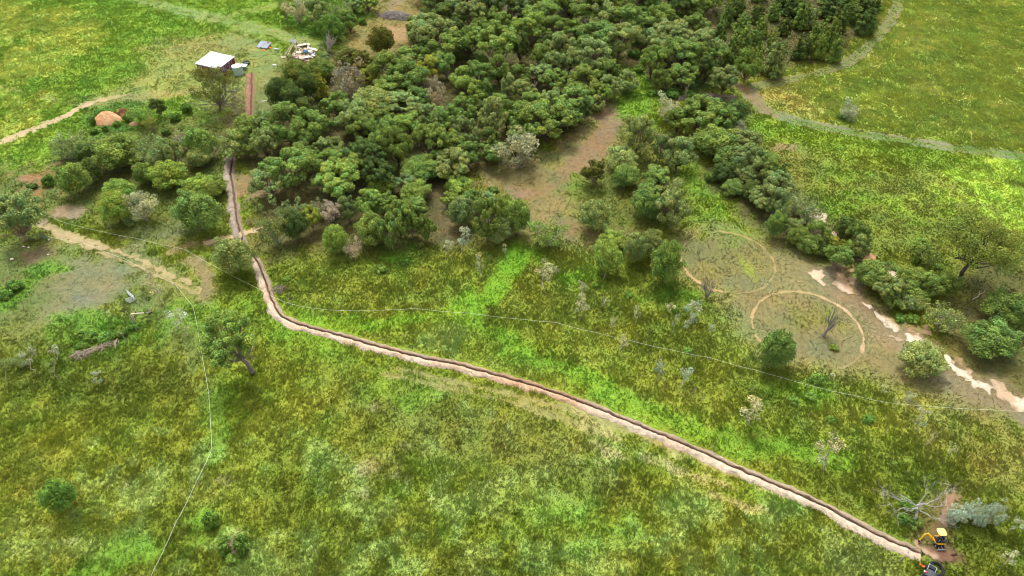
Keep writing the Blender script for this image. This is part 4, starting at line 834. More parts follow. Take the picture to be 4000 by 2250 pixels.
for tl, txt in STICKS:
    for e in txt.split('/'):
        v = list(map(float, e.split())); a = T(*tl, v[0], v[1]); t = T(*tl, v[2], v[3]); L = math.hypot(a[0] - t[0], a[1] - t[1])
        o = dead('dead_sapling', None, a, t, max(6, L * .28), 300 + len(STK), R_.choice((1, 2, 2)), .045, R_.choice((1, 2)), R_.choice(('#c6bdae', '#b7ab9a', '#d2c8b4')), 'dead sapling', 'dead sapling sticks standing in the grass')
        PLANTS.append((o, 'k', 'n', a[0], a[1], .2))
for tl, bx, by, tx, ty, wd, lb in (((1, 0), 1455, 600, 1450, 480, 60, 'pale bare limbs rising among the crowns below the brown-leaved tree'), ((2, 0), 20, 200, 25, 100, 70, 'white dead limbs standing at the left of the upper wood, below its top edge'), ((2, 0), 1240, 130, 1250, 40, 60, 'white dead branch tops near the top edge of the wood, beside the grassy lane'), ((2, 0), 165, 720, 165, 600, 60, 'grey dead treetop in the middle wood left of the fallen timber'), ((2, 0), 1065, 380, 1060, 290, 50, 'pale slender dead stems in the right wood beyond the gully'), ((1, 0), 1230, 1110, 1200, 1060, 60, 'dead pale branch arching out of the wood near its front edge')):
    dead('dead_tree', lb, T(*tl, bx, by), T(*tl, tx, ty), wd / 1.932, int(bx + ty), 3, .07, 2, '#cfc8c2')
# ------------------------------------------------------------------ buildings, machines, fences and small things
def flat(name, hexc, **k): M[name] = mat(name, tuple(S(hexc, 1.0)), **k); return M[name]
flat('roof', '#d6dade', rough=.45, noise=(.8, .94, 1.04)); flat('tankgreen', '#9fb8ad', rough=.6, noise=(2.0, .9, 1.08)); flat('tanklid', '#e2e8e4', rough=.5)
flat('black', '#1b1c1e', rough=.5, noise=(6., .8, 1.3)); flat('rubber', '#15171a', rough=.6); flat('yellow', '#e9a916', rough=.4, noise=(5., .9, 1.05)); flat('canopy', '#e3c470', rough=.5)
flat('steel', '#a9adb0', rough=.45, metal=.3); flat('greysteel', '#8f979b', rough=.5, metal=.2); flat('green', '#33564c', rough=.5); flat('tape', '#d5dbc6', rough=.6)
flat('timber', '#a89c88', rough=.9, noise=(3., .75, 1.2)); flat('darktimber', '#5d5348', rough=.9, noise=(3., .7, 1.2)); flat('sheetpale', '#d8cbb9', rough=.85, noise=(1.6, .75, 1.1)); flat('sheetpink', '#bfa595', rough=.9, noise=(1.6, .7, 1.15))
flat('tin', '#8b9199', rough=.5, metal=.3, noise=(1.8, .7, 1.2)); flat('rust', '#7a3a26', rough=.85, noise=(4., .7, 1.2)); flat('orange', '#e8632a', rough=.7); flat('blue', '#2f7fd8', rough=.45); flat('red', '#b3202c', rough=.45)
flat('greycover', '#3d4045', rough=.7, noise=(4., .85, 1.15)); flat('white', '#e8e8e4', rough=.5); flat('concrete', '#b5a899', rough=.95, noise=(1.5, .75, 1.1))
def wallmat():
    m = mat('peeling_wall', attr='Col', rough=.8); n = m.node_tree; L = n.links; p = n.nodes['Principled BSDF']
    tc = n.nodes.new('ShaderNodeTexCoord'); mp = n.nodes.new('ShaderNodeMapping'); mp.inputs['Scale'].default_value = (2.6, 2.6, .35); L.new(tc.outputs['Object'], mp.inputs[0])
    t = n.nodes.new('ShaderNodeTexNoise'); t.inputs['Scale'].default_value = 1.2; t.inputs['Detail'].default_value = 4; L.new(mp.outputs[0], t.inputs[0])
    r = n.nodes.new('ShaderNodeValToRGB'); r.color_ramp.elements[0].position = .46; r.color_ramp.elements[0].color = (*S('#6d1f2a', 1), 1); r.color_ramp.elements[1].position = .54; r.color_ramp.elements[1].color = (*S('#8d8496', 1), 1)
    L.new(t.outputs[0], r.inputs[0]); L.new(r.outputs[0], p.inputs['Base Color']); return m
M['wall'] = wallmat()

def build_shed():
    z = 740; q = lambda x, y, h: at(740 + x / 8.05, 160 + y / 8.05, h)
    A, B_, C_, D = q(635, 318, 2.9), q(1375, 485, 2.9), q(975, 890, 2.55), q(220, 725, 2.55)
    # squared up to a rectangle around its own centre
    cen = (A + B_ + C_ + D) / 4; u = (B_ - A) + (C_ - D); u[2] = 0; lu = np.linalg.norm(u) / 2; u = unit(u); v = np.array([u[1], -u[0], 0]); lv = .5 * abs(np.dot(D - A, v)) + .5 * abs(np.dot(C_ - B_, v))
    ang = math.atan2(u[1], u[0]); root = thing('shed', 'white-roofed shed with peeling dark red and grey iron walls', 'shed', (cen[0], cen[1], 0), ang)
    W, Dp = lu - .5, lv - .5
    hz = lambda y: 2.55 + .3 * (y / Dp + .5)            # skillion: higher at the far side
    rib = MB(); n = int(lu / .19)
    V = []; Fc = []
    for i in range(n * 4 + 1):
        x = -lu / 2 + lu * i / (n * 4); dz = .025 * math.sin(i * math.pi / 2)
        for y in (-lv / 2, lv / 2): V.append((x, y, hz(y) + .08 + dz)); V.append((x, y, hz(y) + .04 + dz))
    for i in range(n * 4):
        a = i * 4; Fc += [(a, a + 4, a + 6, a + 2), (a + 1, a + 3, a + 7, a + 5), (a, a + 1, a + 5, a + 4), (a + 2, a + 6, a + 7, a + 3)]
    rib.add(V, Fc); rib.build('roof', M['roof'], root)
    def wall(x0, y0, x1, y1, gap=None):
        mb = MB(); L = math.hypot(x1 - x0, y1 - y0); n = int(L / .1); V = []; Fc = []
        nx, ny = (y1 - y0) / L, -(x1 - x0) / L
        for i in range(n + 1):
            t = i / n; x, y = x0 + (x1 - x0) * t, y0 + (y1 - y0) * t; o = .02 * math.sin(i * math.pi / 1.0 + .5 * math.pi) if i % 1 == 0 else 0
            o = .02 * (1 if i % 2 else -1)
            for s in (0, .03): V += [(x + nx * (o - s), y + ny * (o - s), 0.0), (x + nx * (o - s), y + ny * (o - s), hz(y) + .03)]
        for i in range(n):
            a = i * 4; Fc += [(a, a + 4, a + 5, a + 1), (a + 2, a + 3, a + 7, a + 6)]
        mb.add(V, Fc); return mb.build('wall', M['wall'], root)
    wall(-W / 2, -Dp / 2, W / 2, -Dp / 2); wall(W / 2, -Dp / 2, W / 2, Dp / 2); wall(W / 2, Dp / 2, -W / 2, Dp / 2); wall(-W / 2, Dp / 2, -W / 2, -Dp / 2)
    d = MB(); d.box((-W * .12, -Dp / 2 - .06, 1.0), (.95, .05, 1.95)); d.box((-W * .12, -Dp / 2 - .09, 1.0), (.8, .03, .1))
    o = d.build('door', flat('reddoor', '#a32531', rough=.6), root); o['label'] = 'red door in the front wall'
    g = MB(); g.tube([(-lu / 2, -lv / 2 - .06, hz(-lv / 2) + .0), (lu / 2, -lv / 2 - .06, hz(-lv / 2) - .02)], .06, 8); g.build('gutter', M['greysteel'], root)
    for sx in (-1, 1):
        for sy in (-1, 1): pp = MB(); pp.box((sx * (W / 2 + .01), sy * (Dp / 2 + .01), .5 * hz(sy * Dp / 2)), (.1, .1, hz(sy * Dp / 2)), 0, (1, 1, 1), .01); pp.build('post', M['darktimber'], root)
    # tank
    c = q(1475, 785, 2.2); R = 1.17
    t = thing('water_tank', 'round pale green water tank with a white lid beside the shed', 'water tank', (c[0], c[1], 0))
    b = MB(); pr = [(R, 0)]
    for i in range(1, 15): pr += [(R + .022 * (i % 2), i * .15)]
    b.lathe((0, 0, 0), pr + [(R, 2.2)], 48); b.build('barrel', M['tankgreen'], t, True)
    l = MB(); l.lathe((0, 0, 0), [(R + .03, 2.18), (R + .03, 2.23), (R * .85, 2.29), (R * .4, 2.37), (.12, 2.4)], 48); ld = l.build('lid', M['tanklid'], t, True)
    h = MB(); h.lathe((-.55, .3, 2.31), [(.2, 0), (.2, .06), (.17, .08)], 20); h.build('hatch', M['black'], ld)
    p = MB(); p.tube([(R + .02, -.1, .2), (R + .35, -.25, .2), (R + .35, -.25, 0)], .035, 8); p.build('outlet_pipe', M['greysteel'], t)
    # pump box and trough
    c = q(1705, 765, .95); t = thing('pump_cabinet', 'small grey metal pump cabinet with a flat white top between tank and trough', 'cabinet', (c[0], c[1], 0), -.12)
    b = MB(); b.box((0, 0, .45), (1.15, .75, .86), 0, (1, 1, 1), .02); b.build('cabinet', M['greysteel'], t)
    b = MB(); b.box((0, 0, .95), (1.55, 1.2, .05), 0, (1, 1, 1), .015, (.06, .05)); b.build('lid', M['white'], t)
    for s in (-1, 1): b = MB(); b.box((s * .45, -.3, .02), (.1, .1, .06)); b.build('foot', M['black'], t)
    c = q(1780, 675, .45); t = thing('stock_trough', 'round black stock trough beside the water tank', 'trough', (c[0], c[1], 0))
    b = MB(); b.lathe((0, 0, 0), [(.82, 0), (.88, .5), (.9, .55), (.84, .55), (.78, .12)], 40); b.build('tub', M['black'], t, True)
    wm = flat('water', '#3a4546', rough=.08); b = MB(); b.lathe((0, 0, .3), [(.79, 0), (.785, .01)], 40); b.build('water', wm, t)
    b = MB(); b.tube([(-.85, .1, .5), (-.3, .02, .56), (.35, -.05, .56), (.86, -.1, .5)], .022, 6); b.build('rail', M['greysteel'], t)
    for (x, y, hh, nm, mt, lb) in ((1620, 690, 1.3, 'standpipe', 'greysteel', 'grey standpipe post behind the small white-topped pump cabinet'), (1965, 775, .9, 'marker_post', 'tape', 'pale marker post standing to the right of the black trough'), (1572, 545, 1.7, 'star_picket', 'darktimber', 'thin dark picket standing in the grass behind the water tank')):
        g = q(x, y, 0); b = MB(); b.tube([(0, 0, -.1), (.02, 0, hh)], .045, 7); b.box((.02, 0, hh), (.1, .1, .05)); o = b.build(nm, M[mt]); o.location = tuple(g); tag(o, lb, 'post')
build_shed()

def pipe(name, pts, r, m, parent=None, n=6): b = MB(); b.tube(pts, r, n); return b.build(name, M[m], parent)
def build_ruin():
    q = lambda x, y, h=0: at(1000 + x / 9.2, 130 + y / 9.2, h)
    o = q(1500, 620); root = thing('collapsed_hut', 'collapsed timber hut frame of grey poles standing over rubble', 'ruin', tuple(o))
    L = lambda x, y, h: q(x, y, h) - o
    beams = [((1015, 790, 1.1), (1440, 200, 2.2)), ((1130, 810, .9), (1300, 470, 1.7)), ((1290, 810, 1.0), (1620, 320, 2.1)), ((1140, 690, 1.0), (1380, 370, 1.8)), ((1500, 285, 2.0), (1790, 340, 2.0)), ((1060, 735, .9), (1300, 755, .9)), ((1250, 460, 1.6), (1450, 490, 1.6))]
    for a, b in beams: pipe('beam', [L(*a), (L(*a) + L(*b)) / 2 + np.array([0, 0, .06]), L(*b)], .085, 'timber', root)
    for x, y, h in ((1020, 800, 1.1), (1140, 890, .9), (1300, 830, 1.0), (1300, 560, 1.6), (1830, 520, 2.0), (1540, 980, 1.3), (1470, 420, 2.0)):
        g = L(x, y, 0); pipe('post', [g + np.array([0, 0, -.15]), g + np.array([.04, .03, h])], .1, 'darktimber', root)
    b = MB()
    for i in range(7): a = L(1180 + i * 38, 310 + i * 8, 2.05); e = L(1280 + i * 32, 190 + i * 12, 2.1); b.tube([a, e], .07, 4)
    b.tube([L(1180, 300, 1.98), L(1450, 345, 1.98)], .06, 5); b.tube([L(1270, 200, 2.02), L(1480, 260, 2.02)], .06, 5); b.build('slat_platform', M['tin'], root)
    b = MB(); b.add([L(1240, 830, .07), L(1900, 1010, .07), L(2080, 560, .07), L(1560, 410, .07), L(1240, 830, -.1), L(1900, 1010, -.1), L(2080, 560, -.1), L(1560, 410, -.1)], [(0, 1, 2, 3), (4, 7, 6, 5), (0, 4, 5, 1), (1, 5, 6, 2), (2, 6, 7, 3), (3, 7, 4, 0)]); f = b.build('floor_slab', M['sheetpink'], root)
    r = random.Random(4)
    big = [((1690, 480), (3.0, 1.5), 'sheetpale', 'big pale sheet lying at the back of the ruined hut'), ((1815, 920), (1.7, 1.3), 'white', 'cream sheet lying at the front edge of the ruined hut'), ((1560, 730), (1.6, .9), 'sheetpale', 'whitish sheet in the middle of the ruined hut'), ((1945, 665), (.8, 1.0), 'white', 'small upright white sheet right of the blue drum'), ((1990, 740), (.9, 1.5), 'tin', 'grey tilted sheet leaning on the right side of the ruin'), ((2090, 610), (1.0, .9), 'sheetpale', 'cream rubble sheet at the far right of the ruin'), ((1400, 830), (1.0, .5), 'concrete', 'grey slab at the front left corner of the ruin'), ((1900, 555), (.7, .5), 'white', 'small white block behind the blue drum'), ((1890, 450), (.9, .7), 'sheetpale', 'pale sheet leaning at the back right of the ruin'), ((1970, 880), (1.4, .5), 'sheetpale', 'pale plank sheet at the front right of the ruin'), ((1700, 640), (1.3, .8), 'sheetpink', 'pinkish board beside the blue drum'), ((2060, 820), (1.1, .5), 'tin', 'grey iron strip at the right end of the ruin')]
    for i, ((x, y), s, m, lb) in enumerate(big):
        b = MB(); tl = (r.uniform(-.25, .25), r.uniform(-.25, .25)); b.box((0, 0, 0), (s[0], s[1], .07), r.uniform(-.5, .5), (1, 1, 1), .02, tl)
        g = q(x, y); h = .14 + .5 * (abs(tl[0]) * s[1] + abs(tl[1]) * s[0]); oo = b.build('rubble_sheet', M[m]); oo.location = (g[0], g[1], h); tag(oo, lb, 'sheet', 'sheets of rubble in the ruin')
    planks = [((1480, 650), (1680, 690), 'longest pale plank across the middle of the ruin'), ((1640, 790), (2030, 850), 'pale plank along the front right of the ruin'), ((1330, 760), (1500, 690), 'pale plank near the left poles of the ruin'), ((1680, 860), (1880, 780), 'plank lying crosswise behind the front cream sheet'), ((1620, 540), (1740, 430), 'dark stick on the big pale back sheet'), ((1900, 830), (2060, 900), 'grey plank at the front right corner of the ruin'), ((1330, 800), (1480, 770), 'short plank at the front left of the ruin'), ((1660, 930), (1720, 800), 'thin pole leaning over the front of the ruin')]
    for i, (a, e, lb) in enumerate(planks):
        A, E = q(*a, .22 + .04 * i), q(*e, .22 + .04 * i); c = (A + E) / 2; b = MB(); b.box((0, 0, 0), (np.linalg.norm(E - A), .16, .06), math.atan2(E[1] - A[1], E[0] - A[0]), (1, 1, 1), .01); oo = b.build('plank', M['darktimber' if i == 4 else 'timber' if i % 2 else 'sheetpale']); oo.location = tuple(c); tag(oo, lb, 'plank', 'planks in the ruin')
    for i in range(44):
        x, y = r.choice([(2050, 620), (1960, 720), (1900, 560), (1750, 620), (1560, 560), (1640, 720), (1950, 880), (1500, 720), (2100, 700), (1700, 480)]); x += r.gauss(0, 75); y += r.gauss(0, 50); s = r.uniform(.25, .8)
        b = MB(); b.box((0, 0, 0), (s, s * r.uniform(.25, .9), r.uniform(.05, .22)), r.uniform(0, 3), (1, 1, 1), .02, (r.uniform(-.5, .5), r.uniform(-.5, .5))); g = q(x, y); oo = b.build('rubble_block', M[r.choice(['sheetpale', 'sheetpale', 'concrete', 'sheetpink', 'white', 'tin', 'darktimber'])]); oo.location = (g[0], g[1], .16 + .25 * s); tag(oo, 'small broken block in the rubble heap of the ruined hut', 'rubble', 'small blocks of rubble in the ruin')
    g = q(1785, 735); t = thing('plastic_drum', 'small bright blue drum among the rubble of the ruin', 'drum', (g[0], g[1], .1)); b = MB(); b.lathe((0, 0, 0), [(.27, 0), (.3, .1), (.3, .3), (.32, .33), (.3, .36), (.3, .62), (.26, .68)], 24); b.build('barrel', M['blue'], t, True); b = MB(); b.lathe((.1, 0, .68), [(.05, 0), (.05, .04)], 12); b.build('bung', M['black'], t)
    # tin pile to the left
    g = q(300, 480); t = thing('tin_sheet_stack', 'stack of grey corrugated roofing sheets propped in the grass near the shed', 'sheet stack', tuple(g), -.35)
    for i in range(4):
        b = MB(); V = []; Fc = []; n = 18
        for k in range(n + 1):
            x = -1.5 + i * .78 + .9 * k / n - .1
            for y in (-1.25, 1.25): V.append((x, y + r.uniform(-.02, .02), .55 + .05 * (i % 2) + .22 * y + .03 * (k % 2))); V.append((x, y, .53 + .05 * (i % 2) + .22 * y + .03 * (k % 2)))
        for k in range(n): a = k * 4; Fc += [(a, a + 4, a + 6, a + 2), (a + 1, a + 3, a + 7, a + 5)]
        b.add(V, Fc); b.build('tin_sheet', M['tin'], t)
    for x, y in ((-1.2, .9), (1.2, .9), (-1.2, -.9), (1.2, -.9)): b = MB(); b.box((x, y, .14 + .1 * y), (.15, .15, .34 + .5 * y if y > 0 else .6), 0); b.build('block', M['darktimber'], t)
    g = q(475, 440); t = thing('drum', 'rusty red-brown steel drum beside the stacked roofing sheets', 'drum', tuple(g)); b = MB(); b.lathe((0, 0, 0), [(.29, 0), (.3, .02), (.3, .28), (.315, .3), (.3, .32), (.3, .58), (.315, .6), (.3, .62), (.3, .88), (.28, .86)], 24); b.build('barrel', M['rust'], t, True); b = MB(); b.lathe((0, 0, .84), [(.285, 0), (.28, .015)], 24); b.build('lid', M['rust'], t)
    for (x, y), m, s, lb in (((300, 630), 'orange', (.7, .4), 'orange board at the foot of the stacked roofing sheets'), ((505, 540), 'orange', (.6, .5), 'pale orange board right of the stacked roofing sheets'), ((735, 585), 'tin', (1.4, .5), 'loose grey sheet lying between the tin stack and the ruin'), ((740, 700), 'tin', (.9, .3), 'narrow grey offcut lying below the loose sheet near the ruin'), ((110, 545), 'tin', (.5, .6), 'small grey offcut at the left foot of the tin stack'), ((665, 1160), 'white', (.9, .3), 'white scrap lying alone on the grass below the tin stack'), ((990, 880), 'concrete', (1.2, .6), 'pale slab in the grass left of the ruined hut')):
        g = q(x, y); b = MB(); b.box((0, 0, 0), (s[0], s[1], .05), r.uniform(-.5, .5), (1, 1, 1), .01, (.08, .05)); oo = b.build('scrap_sheet', M[m]); oo.location = (g[0], g[1], .2); tag(oo, lb, 'scrap')
    b = MB()
    for x in (-.4, 0, .35): b.tube([(x, 0, 0), (x + .5, .15, .12), (x + .9, .2, .05)], .05, 6)
    oo = b.build('bleached_bones', M['white']); g = at(700 + 1172 / 3.62, 100 + 1078 / 3.62); oo.location = (g[0], g[1], .06); tag(oo, 'pale bleached sticks on bare ground right of the upper trench', 'sticks')
build_ruin()

def brush(name, label, cx, cy, rx, ry, h, n, seed, col, lmin=.8, lmax=2.4, rmax=.07, rz=0.0):
    c = at(cx, cy); rs = np.random.RandomState(seed); mb = MB()
    for i in range(n):
        a = rs.rand() * 6.283; q = math.sqrt(rs.rand()); x, y = rx * q * math.cos(a), ry * q * math.sin(a); zt = h * (1 - q * q) * rs.rand() + .06
        L = lmin + (lmax - lmin) * rs.rand(); t = rs.rand() * 6.283; e = np.array([math.cos(t), math.sin(t), rs.uniform(-.1, .25)]) * L / 2
        p = np.array([x, y, zt]); k = rs.randn(3) * .08 * L; k[2] = abs(k[2]); a_, b_ = p - e, p + e; a_[2] = max(a_[2], .0); b_[2] = max(b_[2], .0)
        r = .012 + rmax * rs.rand() ** 3; g = .75 + .5 * rs.rand(); mb.tube([a_, p + k, b_], [r, r * .8, r * .45], 4 if r < .03 else 6, (g, g * .98, g * .97))
    o = mb.build(name, M['bark']); o.location = (c[0], c[1], 0); o.rotation_euler = (0, 0, rz); o.color = (*S(col), 1); tag(o, label, 'brush pile')
brush('brush_pile', 'large grey pile of cut branches in the clearing at the top of the picture', 1547, 66, 4.6, 2.2, 1.6, 420, 1, '#a59c9c', .8, 3.2, .09, -.25)
brush('brush_pile', 'long grey heap of fallen branches along the foot of the right-hand wood', *T(2, 0, 1490, 745), 7.2, 1.1, .9, 260, 2, '#94857a', .8, 3.2, .1)
brush('brush_pile', 'pile of split pale branches in the green weeds of the left paddock', *T(0, 1, 620, 1230), 1.5, .9, .7, 110, 3, '#b5a395', .6, 2.0, .07, .3)
brush('brush_pile', 'low strip of pale bark and sticks right of the split branch pile', *T(0, 1, 790, 1170), 2.3, .6, .35, 90, 4, '#b3a08d', .6, 2.4, .08, .45)
brush('brush_pile', 'small heap of pinkish twigs against the trench above its sharp bend', *T(1, 1, 175, 735), 1.3, .9, .6, 120, 5, '#a39186', .5, 1.5, .03)
brush('brush_pile', 'scatter of pale fallen timber on the floor of the upper wood', *T(2, 0, 420, 545), 4.5, .8, .5, 70, 6, '#b5a9a2', 1., 3.5, .1, -.2)
def log(name, label, a, b, r, col='#b9ad9a', h=.12, src=True, n=6):
    A, E = at(a[0], a[1], r), at(b[0], b[1], h); mb = MB(); rs = np.random.RandomState(int(a[0]) % 997); limb(mb, rs, A, E, r, r * .6, .04, n, (1, 1, 1), 7)
    d = unit(E - A); side = unit(np.array([-d[1], d[0], .5])); m_ = A + (E - A) * .6; limb(mb, rs, m_, m_ + (d + side) * .25 * np.linalg.norm(E - A) * .5, r * .4, r * .15, .05, 3, (1, 1, 1), 5)
    o = mb.build(name, M['bark']); o.color = (*S(col), 1); tag(o, label, 'log')
log('fallen_log', 'long pale log lying in the gully grass left of the right-hand tree belt', T(2, 0, 1100, 1010), T(2, 0, 1200, 1045), .09)
log('fallen_log', 'thin pale fallen trunk lying on the slope right of the big spreading gum', T(3, 1, 1540, 815), T(3, 1, 1635, 742), .09, '#b5a99b')
log('fallen_log', 'grey pole lying across the spoil bank at the lower end of the trench', T(3, 2, 990, 1345), T(3, 2, 1105, 1235), .09, '#7d7068', .5)
log('fallen_log', 'dark burnt stick on the grass right of the turned soil below the digger', T(3, 2, 1380, 1290), T(3, 2, 1430, 1283), .07, '#2b2623')
log('fallen_log', 'dark charred pole leaning at the top of the upper patch of turned soil', T(3, 2, 1375, 820), T(3, 2, 1398, 765), .06, '#3a322d', 1.0)
log('fallen_log', 'pale forked branch lying above the upper patch of turned soil', T(3, 2, 1410, 765), T(3, 2, 1300, 742), .05, '#bcb49a', .5)
log('fallen_log', 'bleached log on the floor of the upper wood, left of the broken timber', T(2, 0, 340, 530), T(2, 0, 420, 565), .12, '#c9bcb5')

def build_mound():
    def heap(name, label, cx, cy, rx, ry, h, seed, rgb, rgb2, rz=0):
        c = at(cx, cy); n, m = 40, 16; V = []; C = []; Fc = []; rs = np.random.RandomState(seed)
        V.append((0, 0, h)); C.append(S(rgb, .8))
        for j in range(1, m + 1):
            t = j / m
            for i in range(n):
                a = 2 * math.pi * i / n; lob = 1 + .16 * (vnoise(np.array([2 + 1.1 * math.cos(a) + seed * 3]), np.array([5 + 1.1 * math.sin(a)]))[0] - .5) * 2
                x, y = rx * t * lob * math.cos(a), ry * t * lob * math.sin(a)
                z = h * (1 - t ** 1.7) + .5 * (fbm(np.array([x]), np.array([y]), .9, 4, seed)[0] - .5) * min(1, 2.5 * (1 - t)) - (.08 if j == m else 0); V.append((x, y, z))
                k = sstep(.42, .6, fbm(np.array([x]), np.array([y]), 1.4, 3, seed + 5))[0]; C.append((S(rgb, .8) * (1 - k) + S(rgb2, .8) * k) * (.9 + .2 * rs.rand()))
        for i in range(n): Fc.append((0, 1 + i, 1 + (i + 1) % n))
        for j in range(m - 1):
            for i in range(n): a = 1 + j * n + i; b = 1 + j * n + (i + 1) % n; Fc.append((a, a + n, b + n, b))
        me = bpy.data.meshes.new(name); me.from_pydata(V, [], Fc); at_ = me.color_attributes.new('Col', 'FLOAT_COLOR', 'POINT'); at_.data.foreach_set('color', np.c_[np.array(C), np.ones(len(C))].astype(np.float32).ravel()); me.materials.append(M['soil'])
        o = link(name, me); o.location = (c[0], c[1], 0); o.rotation_euler = (0, 0, rz); tag(o, label, 'dirt mound')
    heap('dirt_mound', 'large orange dirt mound ringed by green weeds on the left', *T(0, 0, 815, 905), 3.4, 2.6, 1.9, 3, '#cda27a', '#c09068')
    heap('dirt_mound', 'smaller half-hidden orange dirt mound behind the large one', *T(0, 0, 925, 865), 1.6, 1.6, 1.5, 4, '#b58a66', '#6b4a33')
    heap('dirt_mound', 'low pinkish soil heap under the wispy shrubs right of the large mound', *T(0, 0, 1030, 935), 1.6, 1.0, .6, 5, '#c79a76', '#b38a66')
build_mound()

def fence(name, label, pts, posts, h=.95):
    root = thing(name, label, 'fence', tuple(F(*pts[0])) if pts[0][0] < 4000 else (0, 0, 0)); o = np.array(root.location)
    P = smooth_path(np.array([F(*p) for p in pts]), 1.2) if False else np.array([F(*p) for p in pts]); V = []; Fc = []; k = 0
    dense = [];
    for a, b in zip(P[:-1], P[1:]):
        L = np.linalg.norm(b - a); n = max(2, int(L / 1.5))
        for i in range(n): t = i / n; dense.append(a + (b - a) * t + np.array([0, 0, h - .12 * math.sin(math.pi * ((i / n * L / 9) % 1)) ]))
    dense.append(P[-1] + np.array([0, 0, h])); mb = MB(); mb.tube([q - o for q in dense], .015, 5); mb.build('tape', M['tape'], root)
    for p in posts:
        g = F(*p) - o; b = MB(); b.tube([g + np.array([0, 0, -.15]), g + np.array([0, 0, h + .18])], .035, 6); b.build('post', M['timber'], root)
fence('tape_fence', 'long white electric tape fence crossing the whole field from gate track to right edge', [(128, 553), (165, 569), (250, 590), (345, 609), (470, 638), (550, 683), (660, 740), (690, 757), (718, 769), (760, 781), (850, 791), (930, 791), (1045, 786), (1180, 798), (1330, 815), (1396, 821), (1500, 847), (1580, 866), (1680, 889), (1780, 909), (1900, 942), (1960, 959), (2030, 979), (2140, 1004), (2228, 1023), (2320, 1031), (2500, 1042), (2590, 1046)], [(128, 553), (165, 569), (345, 609), (473, 639), (660, 740), (733, 773), (1045, 786), (1396, 821), (1600, 871), (1780, 909), (1960, 959), (2140, 1004), (2330, 1031), (2480, 1041)])
E2 = [T(0, 1, *q) for q in ((365, 362), (450, 382), (640, 417), (700, 437), (850, 497), (950, 532), (1065, 592), (1170, 647), (1330, 722), (1470, 892), (1500, 1030), (1517, 1140), (1545, 1300), (1562, 1390))] + [T(0, 2, *q) for q in ((1575, 10), (1590, 110), (1602, 310), (1614, 525), (1500, 760), (1382, 1010), (1347, 1070), (1232, 1330), (1190, 1410), (1120, 1560))]
E2 = [(x * .644, y * .644) for x, y in E2]
fence('tape_fence', 'white electric tape fence of the left paddock, from green gates down to bottom edge', E2, [E2[i] for i in (0, 2, 4, 6, 8, 9, 11, 13, 15, 17, 18, 20, 22)])

def gate(name, label, pts, col, w=.03, n=6, h=1.1):
    A, E = at(*pts[0]), at(*pts[1]); d = E - A; L = np.linalg.norm(d); root = thing(name, label, 'gate', tuple(A), math.atan2(d[1], d[0]))
    f = MB(); f.tube([(0, 0, .08), (0, 0, h), (L, 0, h), (L, 0, .08)], w * 1.2, 6, closed=True); f.build('frame', M[col], root)
    for i in range(1, n): pipe('rail', [(0, 0, .08 + (h - .08) * i / n), (L, 0, .08 + (h - .08) * i / n)], w * .8, col, root)
    for t in (.33, .67): pipe('stay', [(L * t, 0, .08), (L * t, 0, h)], w * .7, col, root)
g5 = lambda x, y: (x / 8.523, 850 + y / 8.523); g4 = lambda x, y: (450 + x / 8.525, 1100 + y / 8.525)
gate('steel_gate', 'dark green steel gate leaf beneath the big left-edge gum', [g5(1050, 800), g5(1385, 670)], 'green')
gate('steel_gate', 'dark green steel gate leaf reaching from the gum to the white fence end', [g5(1385, 670), g5(1620, 770)], 'green')
gate('steel_gate', 'silver steel gate leaf standing edge-on, upper of the silver pair', [g4(430, 420), g4(695, 635)], 'steel', .034)
gate('steel_gate', 'silver steel gate leaf folded out to the left, lower of the silver pair', [g4(695, 640), g4(420, 740)], 'steel', .034)
b = MB(); b.lathe((0, 0, 0), [(.12, 0), (.14, .25), (.1, .3)], 14); o = b.build('bucket', M['white']); g = at(*g5(1640, 760)); o.location = (g[0], g[1], .02); tag(o, 'white bucket at the foot of the green gate where the fence starts', 'bucket')
for i, (x, y, s, lb) in enumerate(((795, 975, .4, 'white lump on the bare soil below the green gates'), (960, 1000, .35, 'small pale lump right of the white one on the bare soil'), (410, 1395, .5, 'white stone lying furthest left below the green gates'), (1620, 1240, .3, 'small white stone alone on the grass right below the green gates'))):
    b = MB(); rs = np.random.RandomState(i); D = unit(rs.randn(1, 3)); b.lathe((0, 0, 0), [(s * .3, 0), (s * .55, s * .15), (s * .4, s * .4), (s * .15, s * .5)], 7); b.v = [(x_ * 1.4 + .05 * rs.randn(), y_ + .05 * rs.randn(), z_) for x_, y_, z_ in b.v]
    o = b.build('rock', M['sheetpale']); g = at(*g5(x, y)); o.location = (g[0], g[1], 0.02); tag(o, lb, 'rock')
def build_strainer():
    o = at(*g4(520, 1080)); root = thing('timber_strainer', 'pale timber fence strainer with one long rail beside the silver gates', 'fence strainer', tuple(o)); L = lambda x, y, h: at(*g4(x, y), h) - o
    pipe('rail', [L(530, 1075, .75), L(750, 1062, .78), L(960, 1045, .75)], .1, 'sheetpale', root); pipe('rail', [L(1040, 1028, .7), L(1130, 1025, .7)], .08, 'timber', root)
    pipe('post', [L(700, 1449, -.1), L(590, 1130, 1.5)], .1, 'timber', root); pipe('post', [L(640, 1340, -.1), L(505, 1095, 1.2)], .08, 'timber', root); pipe('post', [L(1125, 1000, -.1), L(1050, 850, .9)], .09, 'timber', root); pipe('brace', [L(480, 1220, 0), L(560, 1120, .7)], .05, 'darktimber', root); pipe('brace', [L(620, 1040, .2), L(680, 930, .9)], .07, 'sheetpale', root)
    b = MB(); b.lathe(L(1160, 1040, 0), [(.3, 0), (.28, .25), (.2, .3)], 10); b.build('stump', M['darktimber'], root)
build_strainer()

